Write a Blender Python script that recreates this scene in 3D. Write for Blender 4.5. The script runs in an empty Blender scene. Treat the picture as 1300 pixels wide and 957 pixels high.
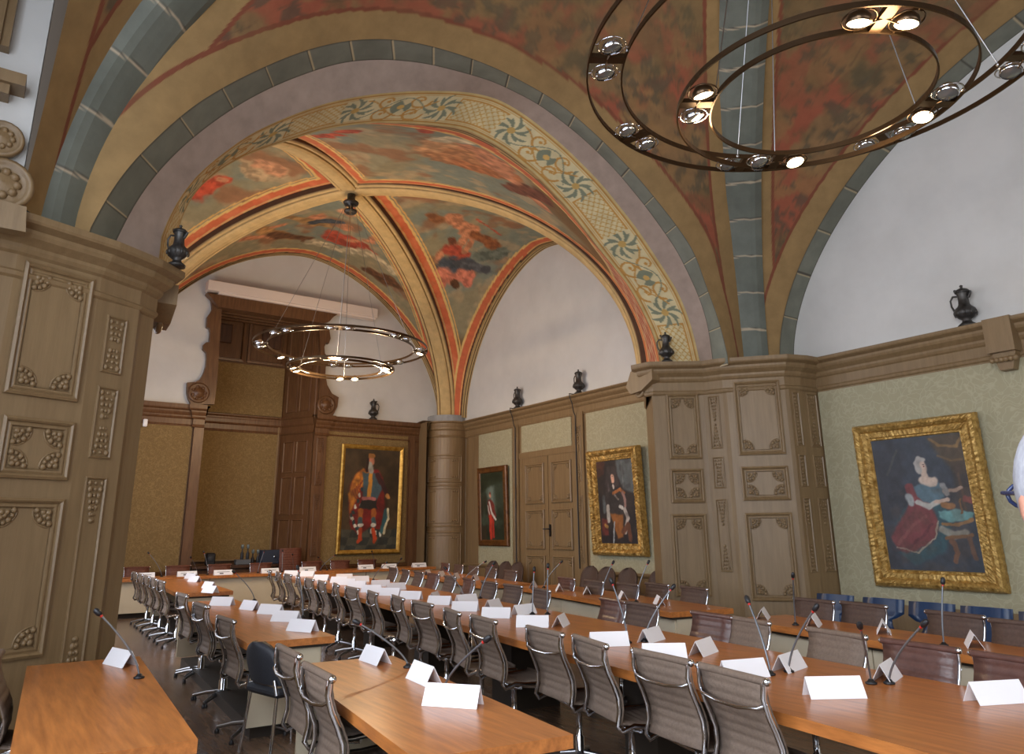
import bpy, math, random
import numpy as np
from mathutils import Vector, Matrix
random.seed(7); rng=np.random.RandomState(3)
PI=math.pi
SC=bpy.context.scene; COL=SC.collection
# ------------------------------------------------------------------ camera model (frame 1300 x 957)
F=918.3; YAW=math.radians(34.78974); PIT=math.radians(14.57883); ROL=math.radians(-0.49336); H=1.6; CX=650.0; CY=433.5
def cam_rot():
    f=np.array([math.sin(YAW)*math.cos(PIT),math.cos(YAW)*math.cos(PIT),math.sin(PIT)])
    r=np.array([math.cos(YAW),-math.sin(YAW),0.]); u=np.cross(r,f)
    return np.array([r*math.cos(ROL)+u*math.sin(ROL), r*math.sin(ROL)-u*math.cos(ROL), f])
R=cam_rot()
def ray(x,y): return R.T@np.array([(x-CX)/F,(y-CY)/F,1.])
O=np.array([0,0,H])
def uz(x,y,z): d=ray(x,y); return O+d*((z-H)/d[2])
def ux(x,y,X): d=ray(x,y); return O+d*(X/d[0])
def uy(x,y,Y): d=ray(x,y); return O+d*(Y/d[1])
def pr(P):
    c=(np.asarray(P,float)-O)@R.T; return np.stack([CX+F*c[...,0]/c[...,2],CY+F*c[...,1]/c[...,2]],-1)
cam=bpy.data.cameras.new('camera'); co=bpy.data.objects.new('camera',cam); COL.objects.link(co); SC.camera=co
cam.sensor_fit='HORIZONTAL'; cam.sensor_width=36; cam.lens=F/1300*36; cam.shift_y=-45/1300; cam.clip_start=.05; cam.clip_end=200
m=Matrix(((R[0][0],-R[1][0],-R[2][0],0),(R[0][1],-R[1][1],-R[2][1],0),(R[0][2],-R[1][2],-R[2][2],H),(0,0,0,1)))
co.matrix_world=m
# ------------------------------------------------------------------ colours and materials
def lin(c):
    c=np.asarray(c,float)/255.; return np.where(c<=.04045,c/12.92,((c+.055)/1.055)**2.4)
def L4(c): return tuple(lin(c))+(1.,)
M={}
def mat(name,c,rough=.6,metal=0,c2=None,scale=6,stretch=(1,1,1),bump=0,bscale=None,detail=6,spec=.5,kind='noise',emit=None,estr=0,attr=False,coat=0,lo=.35,hi=.65):
    m=bpy.data.materials.new(name); m.use_nodes=True; nt=m.node_tree; N=nt.nodes; K=nt.links; b=N['Principled BSDF']
    b.inputs['Roughness'].default_value=rough; b.inputs['Metallic'].default_value=metal; b.inputs['Specular IOR Level'].default_value=spec
    b.inputs['Coat Weight'].default_value=coat
    b.inputs['Base Color'].default_value=L4(c)
    tc=N.new('ShaderNodeTexCoord'); mp=N.new('ShaderNodeMapping'); mp.inputs['Scale'].default_value=stretch; K.new(tc.outputs['Object'],mp.inputs['Vector'])
    def noise(sc,det=detail,rgh=.6):
        n=N.new('ShaderNodeTexNoise'); n.inputs['Scale'].default_value=sc; n.inputs['Detail'].default_value=det; n.inputs['Roughness'].default_value=rgh
        K.new(mp.outputs['Vector'],n.inputs['Vector']); return n.outputs['Fac']
    fac=None
    if kind=='damask':
        n=N.new('ShaderNodeTexNoise'); n.inputs['Scale'].default_value=scale*.45; n.inputs['Detail'].default_value=2; K.new(mp.outputs['Vector'],n.inputs['Vector'])
        mx=N.new('ShaderNodeMixRGB'); mx.blend_type='ADD'; mx.inputs[0].default_value=.9; K.new(mp.outputs['Vector'],mx.inputs[1]); K.new(n.outputs['Color'],mx.inputs[2])
        w=N.new('ShaderNodeTexVoronoi'); w.feature='DISTANCE_TO_EDGE'; w.inputs['Scale'].default_value=scale; K.new(mx.outputs[0],w.inputs['Vector'])
        r=N.new('ShaderNodeMapRange'); r.inputs[1].default_value=.03; r.inputs[2].default_value=.11; K.new(w.outputs['Distance'],r.inputs[0]); fac=r.outputs[0]
    elif c2 is not None:
        o=noise(scale); r=N.new('ShaderNodeMapRange'); r.inputs[1].default_value=lo; r.inputs[2].default_value=hi; K.new(o,r.inputs[0]); fac=r.outputs[0]
    if attr:
        a=N.new('ShaderNodeAttribute'); a.attribute_name='Col'; mx=N.new('ShaderNodeMixRGB'); mx.blend_type='MULTIPLY'; mx.inputs[0].default_value=1
        K.new(a.outputs['Color'],mx.inputs[1])
        o=noise(scale); r=N.new('ShaderNodeMapRange'); r.inputs[1].default_value=.3; r.inputs[2].default_value=.7; r.inputs[3].default_value=attr; r.inputs[4].default_value=1.12; K.new(o,r.inputs[0])
        K.new(r.outputs[0],mx.inputs[2]); K.new(mx.outputs[0],b.inputs['Base Color'])
    elif fac is not None:
        mx=N.new('ShaderNodeMixRGB'); mx.inputs[1].default_value=L4(c); mx.inputs[2].default_value=L4(c2 if c2 is not None else c); K.new(fac,mx.inputs[0]); K.new(mx.outputs[0],b.inputs['Base Color'])
    if bump:
        bp=N.new('ShaderNodeBump'); bp.inputs['Strength'].default_value=bump; bp.inputs['Distance'].default_value=.01
        K.new(fac if (fac is not None and bscale is None) else noise(bscale or scale),bp.inputs['Height']); K.new(bp.outputs[0],b.inputs['Normal'])
    if emit is not None:
        b.inputs['Emission Color'].default_value=L4(emit); b.inputs['Emission Strength'].default_value=estr
    M[name]=m; return m
mat('painted_oak',(124,101,71),.42,c2=(135,112,80),scale=3,stretch=(6,6,.5),bump=.15,bscale=14)
mat('painted_oak_light',(150,132,100),.42,c2=(160,142,110),scale=3,stretch=(6,6,.5))
mat('brown_oak',(106,74,46),.4,c2=(86,56,33),scale=4,stretch=(5,5,.6),bump=.15,bscale=14)
mat('dark_oak',(82,52,32),.45,c2=(60,36,22),scale=4,stretch=(5,5,.6))
mat('damask_green',(172,166,138),.75,c2=(161,155,127),kind='damask',scale=7,bump=.25)
mat('damask_olive',(136,112,70),.8,c2=(118,95,56),kind='damask',scale=9,bump=.25)
mat('white_plaster',(212,211,208),.9,c2=(203,202,199),scale=1.2,bump=.06,bscale=25)
mat('white_board',(225,210,198),.6)
mat('painted_plaster',(150,120,90),.85,attr=.86,scale=5,bump=.08,bscale=30)
mat('stone_paint',(120,125,118),.7,attr=.86,scale=4,bump=.1,bscale=24)
mat('canvas_paint',(90,80,70),.5,attr=.92,scale=30,bump=.12,bscale=120)
mat('gold',(204,168,98),.42,metal=.5,c2=(146,112,54),scale=22,bump=.4,bscale=50)
mat('gold_plain',(205,165,80),.4,metal=.6,c2=(160,118,48),scale=10)
mat('walnut_frame',(120,78,36),.4,metal=.25,c2=(80,48,22),scale=10)
mat('table_wood',(200,126,64),.28,c2=(150,90,46),scale=3,stretch=(9,.7,9),bump=.04,bscale=20,lo=.3,hi=.7)
mat('table_edge',(178,112,58),.4,c2=(140,80,38),scale=3,stretch=(9,.7,9))
mat('panel_cream',(205,192,166),.6,c2=(198,184,158),scale=2)
mat('plinth_dark',(54,44,34),.6,c2=(44,36,28),scale=3)
mat('chrome',(215,218,224),.12,metal=1)
mat('alu',(170,172,176),.3,metal=1)
mat('fabric_taupe',(122,104,90),.72,c2=(108,92,80),scale=60,bump=.2)
mat('leather_brown',(98,68,60),.32,c2=(84,58,52),scale=25,bump=.15)
mat('fabric_brown',(86,66,56),.7,c2=(74,56,48),scale=50)
mat('fabric_rust',(110,62,44),.6,c2=(92,50,36),scale=30)
mat('mesh_black',(44,46,52),.6,c2=(34,36,42),scale=70)
mat('blue_ply',(30,56,92),.28,c2=(26,48,80),scale=6)
mat('paper',(240,240,244),.8)
mat('ink',(70,70,80),.8)
mat('black_plastic',(26,26,30),.45)
mat('grey_metal',(120,124,130),.35,metal=.7)
mat('red_plastic',(190,40,30),.4)
mat('bronze_metal',(84,66,48),.3,metal=.85)
mat('pewter',(86,84,82),.42,metal=.7,c2=(60,58,56),scale=12,bump=.15)
mat('glass_unlit',(150,155,160),.08,metal=.7)
mat('lamp_on',(255,236,200),.5,emit=(255,226,180),estr=14)
mat('parquet',(128,102,82),.25,c2=(98,78,62),scale=2.5,stretch=(8,1,1),bump=.05)
mat('unseen_slab',(170,150,130),.9)
mat('glass_bottle',(120,130,130),.1,metal=.2)
mat('window_frame_white',(225,225,220),.5)
mat('daylight_sky',(255,255,255),.9,emit=(225,236,255),estr=4)
mat('skin',(186,132,112),.5); mat('hair_white',(160,160,166),.7,c2=(138,138,146),scale=60)
mat('coat_navy',(44,50,66),.8); mat('shirt_pale',(200,208,220),.8); mat('trousers_grey',(60,60,64),.8)
mat('glasses_blue',(34,48,84),.25)
# ------------------------------------------------------------------ mesh builder
class MB:
    def __init__(s): s.v=[]; s.f=[]; s.m=[]; s.c=None; s.smooth=[]
    def add(s,V,Fc,mi=0,sm=False):
        o=len(s.v); s.v+= [tuple(map(float,p)) for p in V]; s.f+=[tuple(i+o for i in f) for f in Fc]; s.m+=[mi]*len(Fc); s.smooth+=[sm]*len(Fc); return s
    def box(s,c,d,rz=0,mi=0,rx=0,ry=0,bev=0):
        x,y,z=[q/2 for q in d]
        if bev:
            b=min(bev,x*.9,y*.9,z*.9); V=[]
            for sx in(-1,1):
                for sy in(-1,1):
                    for sz in(-1,1):
                        V+=[(sx*x,sy*(y-b),sz*(z-b)),(sx*(x-b),sy*y,sz*(z-b)),(sx*(x-b),sy*(y-b),sz*z)]
            def I(sx,sy,sz,k): return (((sx>0)*2+(sy>0))*2+(sz>0))*3+k
            Fc=[]
            for a in(-1,1):
                Fc.append((I(a,-1,-1,0),I(a,1,-1,0),I(a,1,1,0),I(a,-1,1,0)) if a>0 else (I(a,-1,-1,0),I(a,-1,1,0),I(a,1,1,0),I(a,1,-1,0)))
                Fc.append((I(-1,a,-1,1),I(-1,a,1,1),I(1,a,1,1),I(1,a,-1,1)) if a>0 else (I(-1,a,-1,1),I(1,a,-1,1),I(1,a,1,1),I(-1,a,1,1)))
                Fc.append((I(-1,-1,a,2),I(1,-1,a,2),I(1,1,a,2),I(-1,1,a,2)) if a>0 else (I(-1,-1,a,2),I(-1,1,a,2),I(1,1,a,2),I(1,-1,a,2)))
            for a in(-1,1):
                for c2 in(-1,1):
                    Fc.append((I(a,c2,-1,0),I(a,c2,1,0),I(a,c2,1,1),I(a,c2,-1,1)))
                    Fc.append((I(a,-1,c2,0),I(a,1,c2,0),I(a,1,c2,2),I(a,-1,c2,2)))
                    Fc.append((I(-1,a,c2,1),I(1,a,c2,1),I(1,a,c2,2),I(-1,a,c2,2)))
                    for d2 in(-1,1): Fc.append((I(a,c2,d2,0),I(a,c2,d2,1),I(a,c2,d2,2)))
        else:
            V=[(i,j,k) for i in(-x,x) for j in(-y,y) for k in(-z,z)]
            Fc=[(0,1,3,2),(4,6,7,5),(0,4,5,1),(2,3,7,6),(0,2,6,4),(1,5,7,3)]
        T=Matrix.Rotation(rz,3,'Z')@Matrix.Rotation(ry,3,'Y')@Matrix.Rotation(rx,3,'X'); c=Vector(c)
        return s.add([T@Vector(p)+c for p in V],Fc,mi)
    def grid(s,P,mi=0,sm=True,cu=False,cv=False):   # P[i][j] points
        n=len(P); k=len(P[0]); V=[p for r in P for p in r]; Fc=[]
        for i in range(n if cu else n-1):
            for j in range(k if cv else k-1):
                a=i*k+j; b=((i+1)%n)*k+j; c=((i+1)%n)*k+(j+1)%k; d=i*k+(j+1)%k; Fc.append((a,b,c,d))
        return s.add(V,Fc,mi,sm)
    def tube(s,pts,r,n=8,mi=0,cap=True,closed=False,up=None,flat=None):
        pts=[Vector(p) for p in pts]; N=len(pts); rs=r if hasattr(r,'__len__') else [r]*N; P=[]; prev=None
        for i,p in enumerate(pts):
            if closed: t=pts[(i+1)%N]-pts[i-1]
            else: t=pts[min(i+1,N-1)]-pts[max(i-1,0)]
            t.normalize()
            if prev is None:
                a=Vector(up) if up else (Vector((0,0,1)) if abs(t.z)<.9 else Vector((1,0,0)))
                u=(a-t*a.dot(t)).normalized()
            else: u=(prev-t*prev.dot(t)); u=u.normalized() if u.length>1e-6 else t.orthogonal().normalized()
            if up:
                a=Vector(up); 
                if abs(a.dot(t))<.99: u=(a-t*a.dot(t)).normalized()
            prev=u; w=t.cross(u)
            fa,fb=(flat if flat else (1,1))
            P.append([tuple(p+u*(math.cos(2*PI*k/n)*rs[i]*fa)+w*(math.sin(2*PI*k/n)*rs[i]*fb)) for k in range(n)])
        s.grid(P,mi,True,cu=closed,cv=True)
        if cap and not closed:
            o=len(s.v); s.add([p for p in P[0]],[tuple(range(n-1,-1,-1))],mi); s.add([p for p in P[-1]],[tuple(range(n))],mi)
        return s
    def lathe(s,prof,n=16,c=(0,0,0),mi=0,sm=True,T=None):
        P=[]
        for r,z in prof:
            row=[]
            for k in range(n):
                q=Vector((r*math.cos(2*PI*k/n),r*math.sin(2*PI*k/n),z))
                if T is not None: q=T@q
                row.append((q[0]+c[0],q[1]+c[1],q[2]+c[2]))
            P.append(row)
        return s.grid(P,mi,sm,cv=True)
    def ball(s,c,r,n=8,mi=0,sc=(1,1,1)):
        P=[[(c[0]+sc[0]*r*math.sin(a)*math.cos(b),c[1]+sc[1]*r*math.sin(a)*math.sin(b),c[2]+sc[2]*r*math.cos(a)) for b in [2*PI*k/n for k in range(n)]] for a in [PI*i/(n//2+1)+1e-4 for i in range(n//2+2)]]
        return s.grid(P,mi,True,cv=True)
    def prism(s,poly,a,b,axis='z',mi=0):   # poly 2D extruded a..b along axis
        n=len(poly)
        def q(p,h): return (p[0],p[1],h) if axis=='z' else ((p[0],h,p[1]) if axis=='y' else (h,p[0],p[1]))
        V=[q(p,a) for p in poly]+[q(p,b) for p in poly]
        Fc=[tuple(range(n-1,-1,-1)),tuple(range(n,2*n))]+[(i,(i+1)%n,(i+1)%n+n,i+n) for i in range(n)]
        return s.add(V,Fc,mi)
    def build(s,name,mats,parent=None,col=None,loc=None,rz=0,fix=True):
        me=bpy.data.meshes.new(name); me.from_pydata(s.v,[],s.f)
        if not isinstance(mats,(list,tuple)): mats=[mats]
        for k in mats: me.materials.append(M[k])
        me.polygons.foreach_set('material_index',s.m); me.polygons.foreach_set('use_smooth',s.smooth)
        if col is not None:
            a=me.color_attributes.new('Col','FLOAT_COLOR','POINT'); c=np.ones((len(s.v),4),np.float32); c[:,:3]=lin(np.clip(col,0,255)); a.data.foreach_set('color',c.ravel())
        if fix and col is None and len(s.f)<60000:
            import bmesh
            bm=bmesh.new(); bm.from_mesh(me); bmesh.ops.recalc_face_normals(bm,faces=bm.faces); bm.to_mesh(me); bm.free()
        me.update()
        o=bpy.data.objects.new(name,me); COL.objects.link(o)
        if parent: o.parent=parent
        if loc is not None: o.location=loc
        o.rotation_euler[2]=rz
        return o
def tag(o,label=None,cat=None,group=None,kind=None):
    if label: o['label']=label
    if cat: o['category']=cat
    if group: o['group']=group
    if kind: o['kind']=kind
    return o
def empty(name,loc,rz=0,label=None,cat=None,group=None,kind=None):
    o=bpy.data.objects.new(name,None); COL.objects.link(o); o.empty_display_size=.1; o.location=loc; o.rotation_euler[2]=rz
    return tag(o,label,cat,group,kind)
def copy_tree(o,parent=None):
    c=o.copy(); COL.objects.link(c); c.parent=parent
    for ch in list(o.children): copy_tree(ch,c)
    return c
def struct(o,label=None):
    o['kind']='structure'
    if label: o['label']=label; o['category']=label.split()[-1] if False else 'building part'
    return o
ORD=['first','second','third','fourth','fifth','sixth','seventh','eighth','ninth','tenth','eleventh','twelfth','thirteenth','fourteenth','fifteenth','sixteenth','seventeenth','eighteenth','nineteenth','twentieth','twenty-first','twenty-second']
# value noise for painting surfaces
_perm=rng.rand(64,64,64)
def vn(P,s,seed=0):
    q=np.asarray(P)*s+seed*7.31; i=np.floor(q).astype(int); f=q-i; f=f*f*(3-2*f); r=0
    for a in(0,1):
        for b in(0,1):
            for c in(0,1):
                w=(f[:,0] if a else 1-f[:,0])*(f[:,1] if b else 1-f[:,1])*(f[:,2] if c else 1-f[:,2])
                r=r+w*_perm[(i[:,0]+a)%64,(i[:,1]+b)%64,(i[:,2]+c)%64]
    return r
def fbm(P,s,seed=0,o=4): return sum(vn(P,s*2**k,seed+k)*.5**k for k in range(o))/sum(.5**k for k in range(o))
def ss(x,a,b): t=np.clip((x-a)/(b-a+1e-9),0,1); return t*t*(3-2*t)
class Paint:
    def __init__(s,P,base=(120,100,80)): s.P=np.asarray(P,float); s.C=np.tile(np.array(base,float),(len(s.P),1))
    def mix(s,w,c): w=np.clip(w,0,1)[:,None]; s.C=s.C*(1-w)+np.asarray(c,float)*w; return s
    def stroke(s,a,b,r,c,soft=.35,k=1,r2=None):
        a=np.asarray(a,float);b=np.asarray(b,float); ab=b-a; t=np.clip(((s.P-a)@ab)/max(ab@ab,1e-9),0,1); d=np.linalg.norm(s.P-(a+t[:,None]*ab),axis=1)
        rr=r if r2 is None else r+(r2-r)*t
        return s.mix(k*(1-ss(d,rr*(1-soft),rr*(1+soft*.4))),c)
    def path(s,pts,r,c,soft=.35,k=1):
        for a,b in zip(pts[:-1],pts[1:]): s.stroke(a,b,r,c,soft,k)
        return s
    def poly(s,pts,c,soft=.01,k=1):   # 2-D polygon on coords 0,1
        X,Y=s.P[:,0],s.P[:,1]; inside=np.zeros(len(X),bool); dm=np.full(len(X),9.)
        n=len(pts)
        for i in range(n):
            (x1,y1),(x2,y2)=pts[i],pts[(i+1)%n]
            cond=((y1>Y)!=(y2>Y)); xx=(x2-x1)*(Y-y1)/((y2-y1) if y2!=y1 else 1e-9)+x1; inside^=cond&(X<xx)
            ab=np.array([x2-x1,y2-y1]); t=np.clip(((X-x1)*ab[0]+(Y-y1)*ab[1])/max(ab@ab,1e-9),0,1); dm=np.minimum(dm,np.hypot(X-x1-t*ab[0],Y-y1-t*ab[1]))
        sd=np.where(inside,dm,-dm); return s.mix(k*ss(sd,-soft,soft),c)
def dist_curve(P,C):
    P=np.asarray(P); best=np.full(len(P),1e9)
    for a,b in zip(C[:-1],C[1:]):
        ab=b-a; t=np.clip(((P-a)@ab)/max(ab@ab,1e-9),0,1); best=np.minimum(best,np.linalg.norm(P-(a+t[:,None]*ab),axis=1))
    return best
# ------------------------------------------------------------------ architecture
AN=9.8; AF=10.3; YB=18.0; ZN=4.01; ZF=4.47
def Tm(org,rz=0): return Matrix.Translation(Vector(org))@Matrix.Rotation(rz,4,'Z')
def frame_ring(mb,w,h,prof,T,mi=0,sub=1,noise=0,sm=False):
    """mitred moulding round a w x h rectangle (local x,z; front is -y); prof = (inset, out)"""
    segs=[((-w/2,0),(w/2,0)),((w/2,0),(w/2,h)),((w/2,h),(-w/2,h)),((-w/2,h),(-w/2,0))]; nrm=[(0,1),(-1,0),(0,-1),(1,0)]
    for (a,b),nn in zip(segs,nrm):
        L=math.hypot(b[0]-a[0],b[1]-a[1]); d=((b[0]-a[0])/L,(b[1]-a[1])/L); n=max(1,int(L/sub)) if sub<L else 1; P=[]
        for i in range(n+1):
            row=[]
            for k,(ins,out) in enumerate(prof):
                t=ins+(L-2*ins)*i/n; o=out
                if noise and 0<k<len(prof)-1:
                    o+=noise*(math.sin(t*70+k*2)*math.cos(t*41+k*5)+random.uniform(-.6,.6))
                jj=0 if not noise or k else noise*.8*abs(math.sin(t*26))*(1 if random.random()>.2 else 1.6)
                q=T@Vector((a[0]+d[0]*t+nn[0]*(ins-jj),-o,a[1]+d[1]*t+nn[1]*(ins-jj))); row.append(tuple(q))
            P.append(row)
        mb.grid(P,mi,sm)
MOULD=[(0,0),(.002,.03),(.022,.042),(.036,.03),(.042,.012),(.058,.02),(.068,.02),(.078,.004)]
def rosette(mb,T,x,z,sx,sz,r=.1,mi=0):
    for k in range(5):
        a=PI/2*k/4; mb.ball(tuple(T@Vector((x+sx*r*math.cos(a),-.012,z+sz*r*math.sin(a)))),.018 if k%2 else .024,6,mi)
    for k in range(3):
        a=PI/2*(k+.5)/3; mb.ball(tuple(T@Vector((x+sx*r*.55*math.cos(a),-.014,z+sz*r*.55*math.sin(a)))),.022,6,mi)
    mb.ball(tuple(T@Vector((x+sx*r*.15,-.016,z+sz*r*.15))),.026,6,mi)
    arc=[tuple(T@Vector((x+sx*r*1.25*math.cos(a),-.006,z+sz*r*1.25*math.sin(a)))) for a in [PI/2*i/8 for i in range(9)]]
    mb.tube(arc,.008,5,mi)
def panel(mb,T,w,h,mi=0,ros=True,rr=.1):
    frame_ring(mb,w,h,MOULD,T,mi)
    i=.085
    if ros:
        for sx in(-1,1):
            rosette(mb,T,sx*(w/2-i-.01),i+.01,-sx,1,rr,mi); rosette(mb,T,sx*(w/2-i-.01),h-i-.01,-sx,-1,rr,mi)
    mb.add([T@Vector(p) for p in((-w/2+i,-.006,i),(w/2-i,-.006,i),(w/2-i,-.006,h-i),(-w/2+i,-.006,h-i))],[(0,1,2,3)],mi)
def seg_T(A,B,s=.5,z=0):   # frame of a vertical face going A->B as seen from the room, x to the right
    d=Vector((B[0]-A[0],B[1]-A[1])); ang=math.atan2(d.y,d.x); L=d.length
    return Tm((A[0]+d.x*s,A[1]+d.y*s,z),ang),L
def face_z(px,A,B):   # photo point onto the vertical plane through A,B -> (distance along, height)
    r=ray(*px); A=np.array(A,float);B=np.array(B,float); d=(B-A)/np.linalg.norm(B-A); n=np.array([-d[1],d[0]]); t=(A@n)/(r[:2]@n); p=r[:2]*t
    return float((p-A)@d), float(H+r[2]*t)
def carved_strip(mb,T,w,h,z,mi=0,seed=0):
    """tall narrow carved inset: bead border with foliage down the middle"""
    rr=random.Random(seed); T2=T@Matrix.Translation((0,0,z))
    frame_ring(mb,w,h,[(0,0),(.002,.014),(.012,.018),(.022,.004)],T2,mi)
    n=int(h/.055)
    for e in (0,1):
        for k in range(min(n//2,7)):
            zz=(.05+k*.05) if e==0 else (h-.05-k*.05); sp=max(0,(w/2-.045)*(1-k/7))
            for s in(-1,1): mb.ball(tuple(T2@Vector((s*sp,-.006,zz))),.014+.008*rr.random(),6,mi,(1,.6,1.2))
            mb.ball(tuple(T2@Vector((0,-.008,zz))),.016,6,mi)
def sweep_plan(mb,path,prof,mi=0,side=1):
    """path in plan; prof = (out, z); out to the right of travel * side"""
    n=len(path); P=[]
    for i in range(n):
        p=Vector(path[i]); a=(p-Vector(path[i-1])).normalized() if i else None; b=(Vector(path[i+1])-p).normalized() if i<n-1 else None
        if a is None: a=b
        if b is None: b=a
        na=Vector((a.y,-a.x))*side; nb=Vector((b.y,-b.x))*side; m_=(na+nb); m_=m_/max(.35,(1+na.dot(nb))) 
        P.append([(p.x+m_.x*o,p.y+m_.y*o,z) for o,z in prof])
    mb.grid(P,mi,False)
def cornice_prof(top,h=.44,out=.2):
    z0=top-h
    return [(0,z0-.02),(.02,z0),(.03,z0+.03),(.012,z0+.05),(.012,z0+.17),(.035,z0+.19),(.05,z0+.22),(.05,z0+.25),(out*.55,z0+.30),(out*.62,z0+.33),(out*.62,z0+.36),(out*.95,z0+.39),(out,z0+.41),(out,top),(-.12,top+.0)]
ntrim=[0]
def trim_name(): ntrim[0]+=1; return 'trim_%d'%ntrim[0]
# floor and hull ------------------------------------------------------
mb=MB(); mb.box((4.5,7,-.05),(16,32,.1)); struct(mb.build('floor','parquet'),'dark grey-brown parquet floor under the chairs and tables')
mb=MB(); mb.box((4.5,6.5,9.6),(15,31,.1)); struct(mb.build('ceiling','unseen_slab'),'plain unseen slab added above the painted vaults against light leaks')  # unseen slab, added to keep outside light from leaking past the vaults
# right wall near bay
mb=MB(); mb.box((AN+.1,.4,4.6),(.2,15.2,9.2)); struct(mb.build('wall_right','white_plaster'),'white plaster wall of the near bay on the right')
mb=MB(); mb.box((AF+.1,13.2,4.6),(.2,10.4,9.2)); struct(mb.build('wall_right','white_plaster'),'white plaster wall of the far bay on the right')
mb=MB()                                  # back wall with the niche opening
mb.box((1.9,YB+.1,4.6),(3.5,.2,9.2)); mb.box((8.75,YB+.1,4.6),(4.9,.2,9.2)); mb.box((4.97,YB+.1,8.25),(2.66,.2,1.9)); 
struct(mb.build('wall_back','white_plaster'),'white plaster end wall behind the far row of tables')
# left walls: far bay (behind the left pier) and the window recess beside the viewer
mb=MB()
mb.box((.15,7.9,4.6),(.3,1.2,9.2)); 
for (y0,y1) in ((8.5,9.6),(12.2,12.9),(15.5,18.2)): mb.box((.15,(y0+y1)/2,4.6),(.3,y1-y0,9.2))
for (y0,y1) in ((9.6,12.2),(12.9,15.5)):
    mb.box((.15,(y0+y1)/2,.5),(.3,y1-y0,1.0)); mb.box((.15,(y0+y1)/2,7.3),(.3,y1-y0,3.8))
struct(mb.build('wall_left','white_plaster'),'white plaster left wall of the far bay with two window openings')
mb=MB()
mb.box((-1.45,5.6,4.6),(.3,1.6,9.2)); mb.box((-1.45,1.65,4.6),(.3,.7,9.2)); mb.box((-1.45,-5.4,4.6),(.3,5,9.2))
for (y0,y1) in ((2.0,4.8),(-2.9,1.3)):
    mb.box((-1.45,(y0+y1)/2,.45),(.3,y1-y0,.9)); mb.box((-1.45,(y0+y1)/2,7.6),(.3,y1-y0,3.2))
struct(mb.build('wall_left','white_plaster'),'white plaster left wall of the near bay with window openings')
mb=MB(); mb.box((4.2,-7.1,4.6),(11.6,.2,9.2)); struct(mb.build('wall_front','white_plaster'),'white plaster wall behind the viewer')
mb=MB(); mb.box((-.95,6.48,6.4),(1.5,.2,4.8)); mb.box((-.06,6.66,3.96),(.42,.1,.09)); struct(mb.build('wall_left','white_plaster'),'white side wall of the window recess above the left pier')  # the small low box is filler added to block a light leak
# windows (frame + panes of daylight)
nw=[0]
def window(x,y0,y1,z0,z1,strength):
    nw[0]+=1; mb=MB(); yc=(y0+y1)/2; zc=(z0+z1)/2; w=y1-y0; h=z1-z0
    for yy in (y0+.04,yc,y1-.04): mb.box((x,yy,zc),(.09,.07,h))
    for zz in (z0+.04,z0+h*.4,z0+h*.72,z1-.04): mb.box((x,yc,zz),(.08,w,.06))
    f=struct(mb.build('window_%d'%nw[0],'window_frame_white'),'tall window with white glazing bars in the left wall')
    mb=MB(); mb.box((x-.2,yc,zc),(.02,w,h)); mb.build('window_pane','daylight_sky',f)
    l=bpy.data.lights.new('window_daylight','AREA'); l.shape='RECTANGLE'; l.size=h; l.size_y=w; l.energy=strength; l.color=(.85,.92,1.0)
    o=bpy.data.objects.new('window_daylight',l); COL.objects.link(o); o.location=(x+.08,yc,zc); o.rotation_euler=(0,-PI/2,0)
    o.rotation_euler=(Vector((1,0,-.12))).to_track_quat('-Z','Y').to_euler()
    l.size=w; l.size_y=h
window(-1.42,2.0,4.8,.9,6.0,110); window(-1.42,-2.9,1.3,.9,6.0,430)
window(.1,9.6,12.2,1.0,5.4,55); window(.1,12.9,15.5,1.0,5.4,50)
# ------------------------------------------------------------------ vault curves
def rib_curve(c,b,n=60):
    c=np.array(c,float); b=np.array(b,float); t=np.linspace(0,PI/2,n); s=(1-np.cos(t))[:,None]
    P=np.zeros((n,3)); P[:,:2]=c[:2]+(b[:2]-c[:2])*s; P[:,2]=c[2]+(b[2]-c[2])*np.sin(t); return P
BF=(5.12,13.15,8.4); BN=(4.49,2.54,8.3)
cBR=(9.95,17.6,4.62); cFR=(9.3,9.3,4.4); cFL=(1.0,9.0,4.3); cBL=(1.7,17.9,4.62)
rA=rib_curve(cBR,BF); rB=rib_curve(cFR,BF); rC=rib_curve(cBL,BF); rD=rib_curve(cFL,BF)
nFR=(9.03,6.72,4.02); nFL=(.17,6.72,4.02); nBL=(.0,-1.5,4.0); nBR=(8.9,-1.5,4.0)
rE=rib_curve(nFR,BN); rF=rib_curve(nFL,BN); rG=rib_curve(nBL,BN); rH=rib_curve(nBR,BN)
def arc(fn,n): return np.array([fn(t) for t in np.linspace(0,PI,n)])
def se(u): return max(0,1-abs(u)**1.75)**.57
def back_arch(t):
    u=math.cos(t); return (5.82-4.1*u,YB,4.6+4.08*se(u))
def fwall_arch(t):                      # right wall far bay, from back to front
    u=math.cos(t); return (AF,13.3+3.75*u,4.6+3.75*se(u))
def lwall_arch(t):
    u=math.cos(t); return (.35+ .9*(.5+.5*u)*0,13.3+3.9*u,4.6+3.7*se(u))
def nwall_arch(t):
    u=math.cos(t); return (AN,1.47+5.0*u,4.03+3.82*se(u))
def nlwall_arch(t):
    u=math.cos(t); z=4.03+3.82*se(u); return (-.19+.13*min(1,(z-4)/2),1.47+4.85*u,z)
def nrear_arch(t):
    u=math.cos(t); return (4.4+4.4*u,-2.2,4.0+3.8*se(u))
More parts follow.
